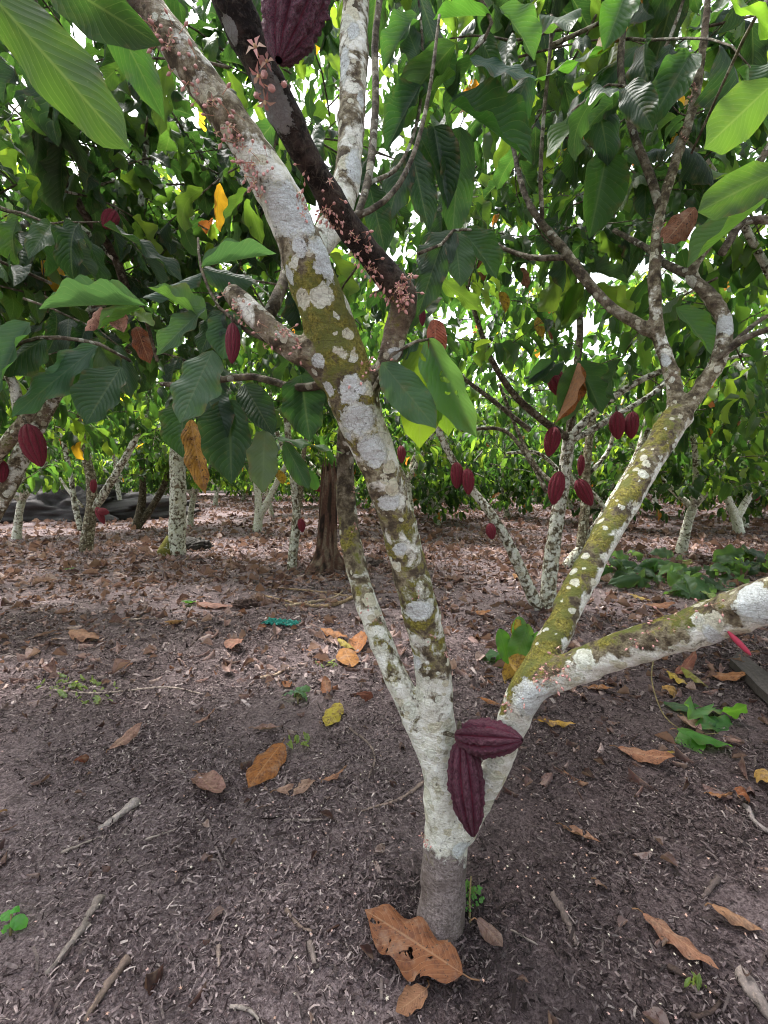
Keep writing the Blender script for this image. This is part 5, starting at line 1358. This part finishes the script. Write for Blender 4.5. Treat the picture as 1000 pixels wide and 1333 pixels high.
box_obj('plank', [(962,862),(1060,940),(1060,985),(950,872)], .05, (.055,.047,.045), 'dark weathered wooden plank lying in shade at the edge', 'plank', lift=.02, jag=.004, seed=3)
box_obj('wood_chunk', [(262,800),(304,800),(306,786),(262,786)], .025, (.34,.19,.155), 'flat pinkish wood slab lying beside a dark clod', 'wood piece', jag=.02, seed=5) if False else None

def lump(center_px, size, tint, label, cat, name, seed, rough=.35, mat=None):
    c = G(*center_px); nu, nv = 96, 44; V = []
    for j in range(nv + 1):
        th = math.pi * .5 * j / nv
        for i in range(nu):
            a = 2 * math.pi * i / nu
            d = np.array([math.cos(a) * math.cos(th), math.sin(a) * math.cos(th), math.sin(th)])
            w_ = Vector(d * size / max(size)); k = 1 + rough * mnoise.noise(w_ * 3 + Vector((seed, 0, 0))) + rough * .6 * mnoise.noise(w_ * 7 + Vector((0, seed, 0))) + rough * .35 * mnoise.noise(w_ * 17) + rough * .2 * mnoise.noise(w_ * 40)
            V.append(d * k * size)
    F = [(j * nu + i, j * nu + (i + 1) % nu, (j + 1) * nu + (i + 1) % nu, (j + 1) * nu + i) for j in range(nv) for i in range(nu)]
    V = np.array(V); V[:, 2] -= .01
    tn = np.tile(tint, (len(V), 1)) * RS(seed).uniform(.8, 1.2, (len(V), 1))
    o = mesh_np(name, V, np.array(F), mat or M_WOOD, None, None, tn); o.location = c
    return tag(o, label, cat)
lump((318,790), np.array([.11, .08, .07]), (.065,.04,.036), 'dark crumbling clod of earth beside the broad faded red leaf', 'clod', 'earth_clod', 3)
lump((250,715), np.array([.34, .25, .17]), (.06,.055,.052), 'dark grey stone lying right of the straight white trunk', 'stone', 'stone', 5, .3)
lump((472,736), np.array([.3, .2, .10]), (.075,.055,.05), 'low dark mound of decayed wood right of the stump', 'mound', 'rotten_wood_mound', 8, .35)
lump((70,672), np.array([3.2, 1.3, .7]), (.06,.056,.058), 'long dark grey boulder lying in the shade behind the forked tree', 'boulder', 'boulder', 9, .4)
# teal scrap of netting
V, F = [], []
rsn = RS(15); n = 16
for j in range(n + 1):
    for i in range(n + 1):
        u, v = i / n - .5, j / n - .5
        V.append((u * .24 * (1 + .25 * rsn.rand()), v * .10 * (1 + .3 * rsn.rand()), .012 + .022 * abs(math.sin(i * 1.9) * math.cos(j * 1.3)) + rsn.rand() * .014))
F = [(j * (n + 1) + i, j * (n + 1) + i + 1, (j + 1) * (n + 1) + i + 1, (j + 1) * (n + 1) + i) for j in range(n) for i in range(n) if rsn.rand() > .22]
o = mesh_np('plastic_scrap', np.array(V), np.array(F), M_FLOWER, None, None, np.tile((.018, .19, .155), (len(V), 1)), smooth=False)
sol = o.modifiers.new('thickness', 'SOLIDIFY'); sol.thickness = .002
o.location = G(366, 814); o.rotation_euler = (0, 0, -.25); tag(o, 'crumpled teal green plastic scrap lying on the litter', 'plastic scrap')
# pink tip of a cane by the plank
o = tube_obj('young_pod', [(0, 0, 0), (.012, -.004, -.014), (.03, -.01, -.034), (.036, -.012, -.041)], [.002, .0055, .0045, .0015], M_FLOWER, None, 8, .006, tint=(.42, .045, .085))
h_, hn_ = hit(948, 822)
o.location = h_ if h_ is not None else P(945, 830, .88); tag(o, 'bright pink-red young pod hanging under the low limb', 'young pod')

# ================================================================== light, sky, camera
SUN_EL, SUN_AZ = R(62), R(-38)        # azimuth measured from +Y towards +X
w = bpy.data.worlds.new('World'); S.world = w; w.use_nodes = True
nt = w.node_tree; nt.nodes.clear()
sky = nt.nodes.new('ShaderNodeTexSky'); sky.sky_type = 'NISHITA'; sky.sun_disc = False
sky.sun_elevation = SUN_EL; sky.sun_rotation = SUN_AZ; sky.air_density = 1.2; sky.dust_density = 4.0; sky.ozone_density = 1.0
hs = nt.nodes.new('ShaderNodeHueSaturation'); hs.inputs['Saturation'].default_value = .35
bg = nt.nodes.new('ShaderNodeBackground'); bg.inputs['Strength'].default_value = .13
wo = nt.nodes.new('ShaderNodeOutputWorld')
nt.links.new(sky.outputs[0], hs.inputs['Color']); nt.links.new(hs.outputs[0], bg.inputs['Color']); nt.links.new(bg.outputs[0], wo.inputs['Surface'])
sd = bpy.data.lights.new('sun', 'SUN'); sd.energy = 2.2; sd.angle = R(10); sd.color = (1, .97, .93)
so = link(bpy.data.objects.new('sun', sd))
dirv = Vector((math.sin(SUN_AZ) * math.cos(SUN_EL), math.cos(SUN_AZ) * math.cos(SUN_EL), math.sin(SUN_EL)))
so.rotation_mode = 'QUATERNION'; so.rotation_quaternion = dirv.to_track_quat('Z', 'Y'); so.location = dirv * 30

cd = bpy.data.cameras.new('camera'); cam = link(bpy.data.objects.new('camera', cd)); S.camera = cam
cd.sensor_fit = 'VERTICAL'; cd.sensor_height = 36; cd.lens = 36 * FPX / 1333
cam.location = CO; cam.rotation_euler = (math.pi / 2 - TILT, 0, 0)
cd.clip_start = .02; cd.clip_end = 400
S.view_settings.view_transform = 'Standard'; S.view_settings.look = 'None'
S.view_settings.exposure = 2.45; S.view_settings.gamma = 1
S.render.engine = 'CYCLES'
S.cycles.max_bounces = 8; S.cycles.transmission_bounces = 4; S.cycles.transparent_max_bounces = 8; S.cycles.diffuse_bounces = 4; S.cycles.glossy_bounces = 2
S.cycles.use_denoising = True
S.cycles.filter_width = 1.05
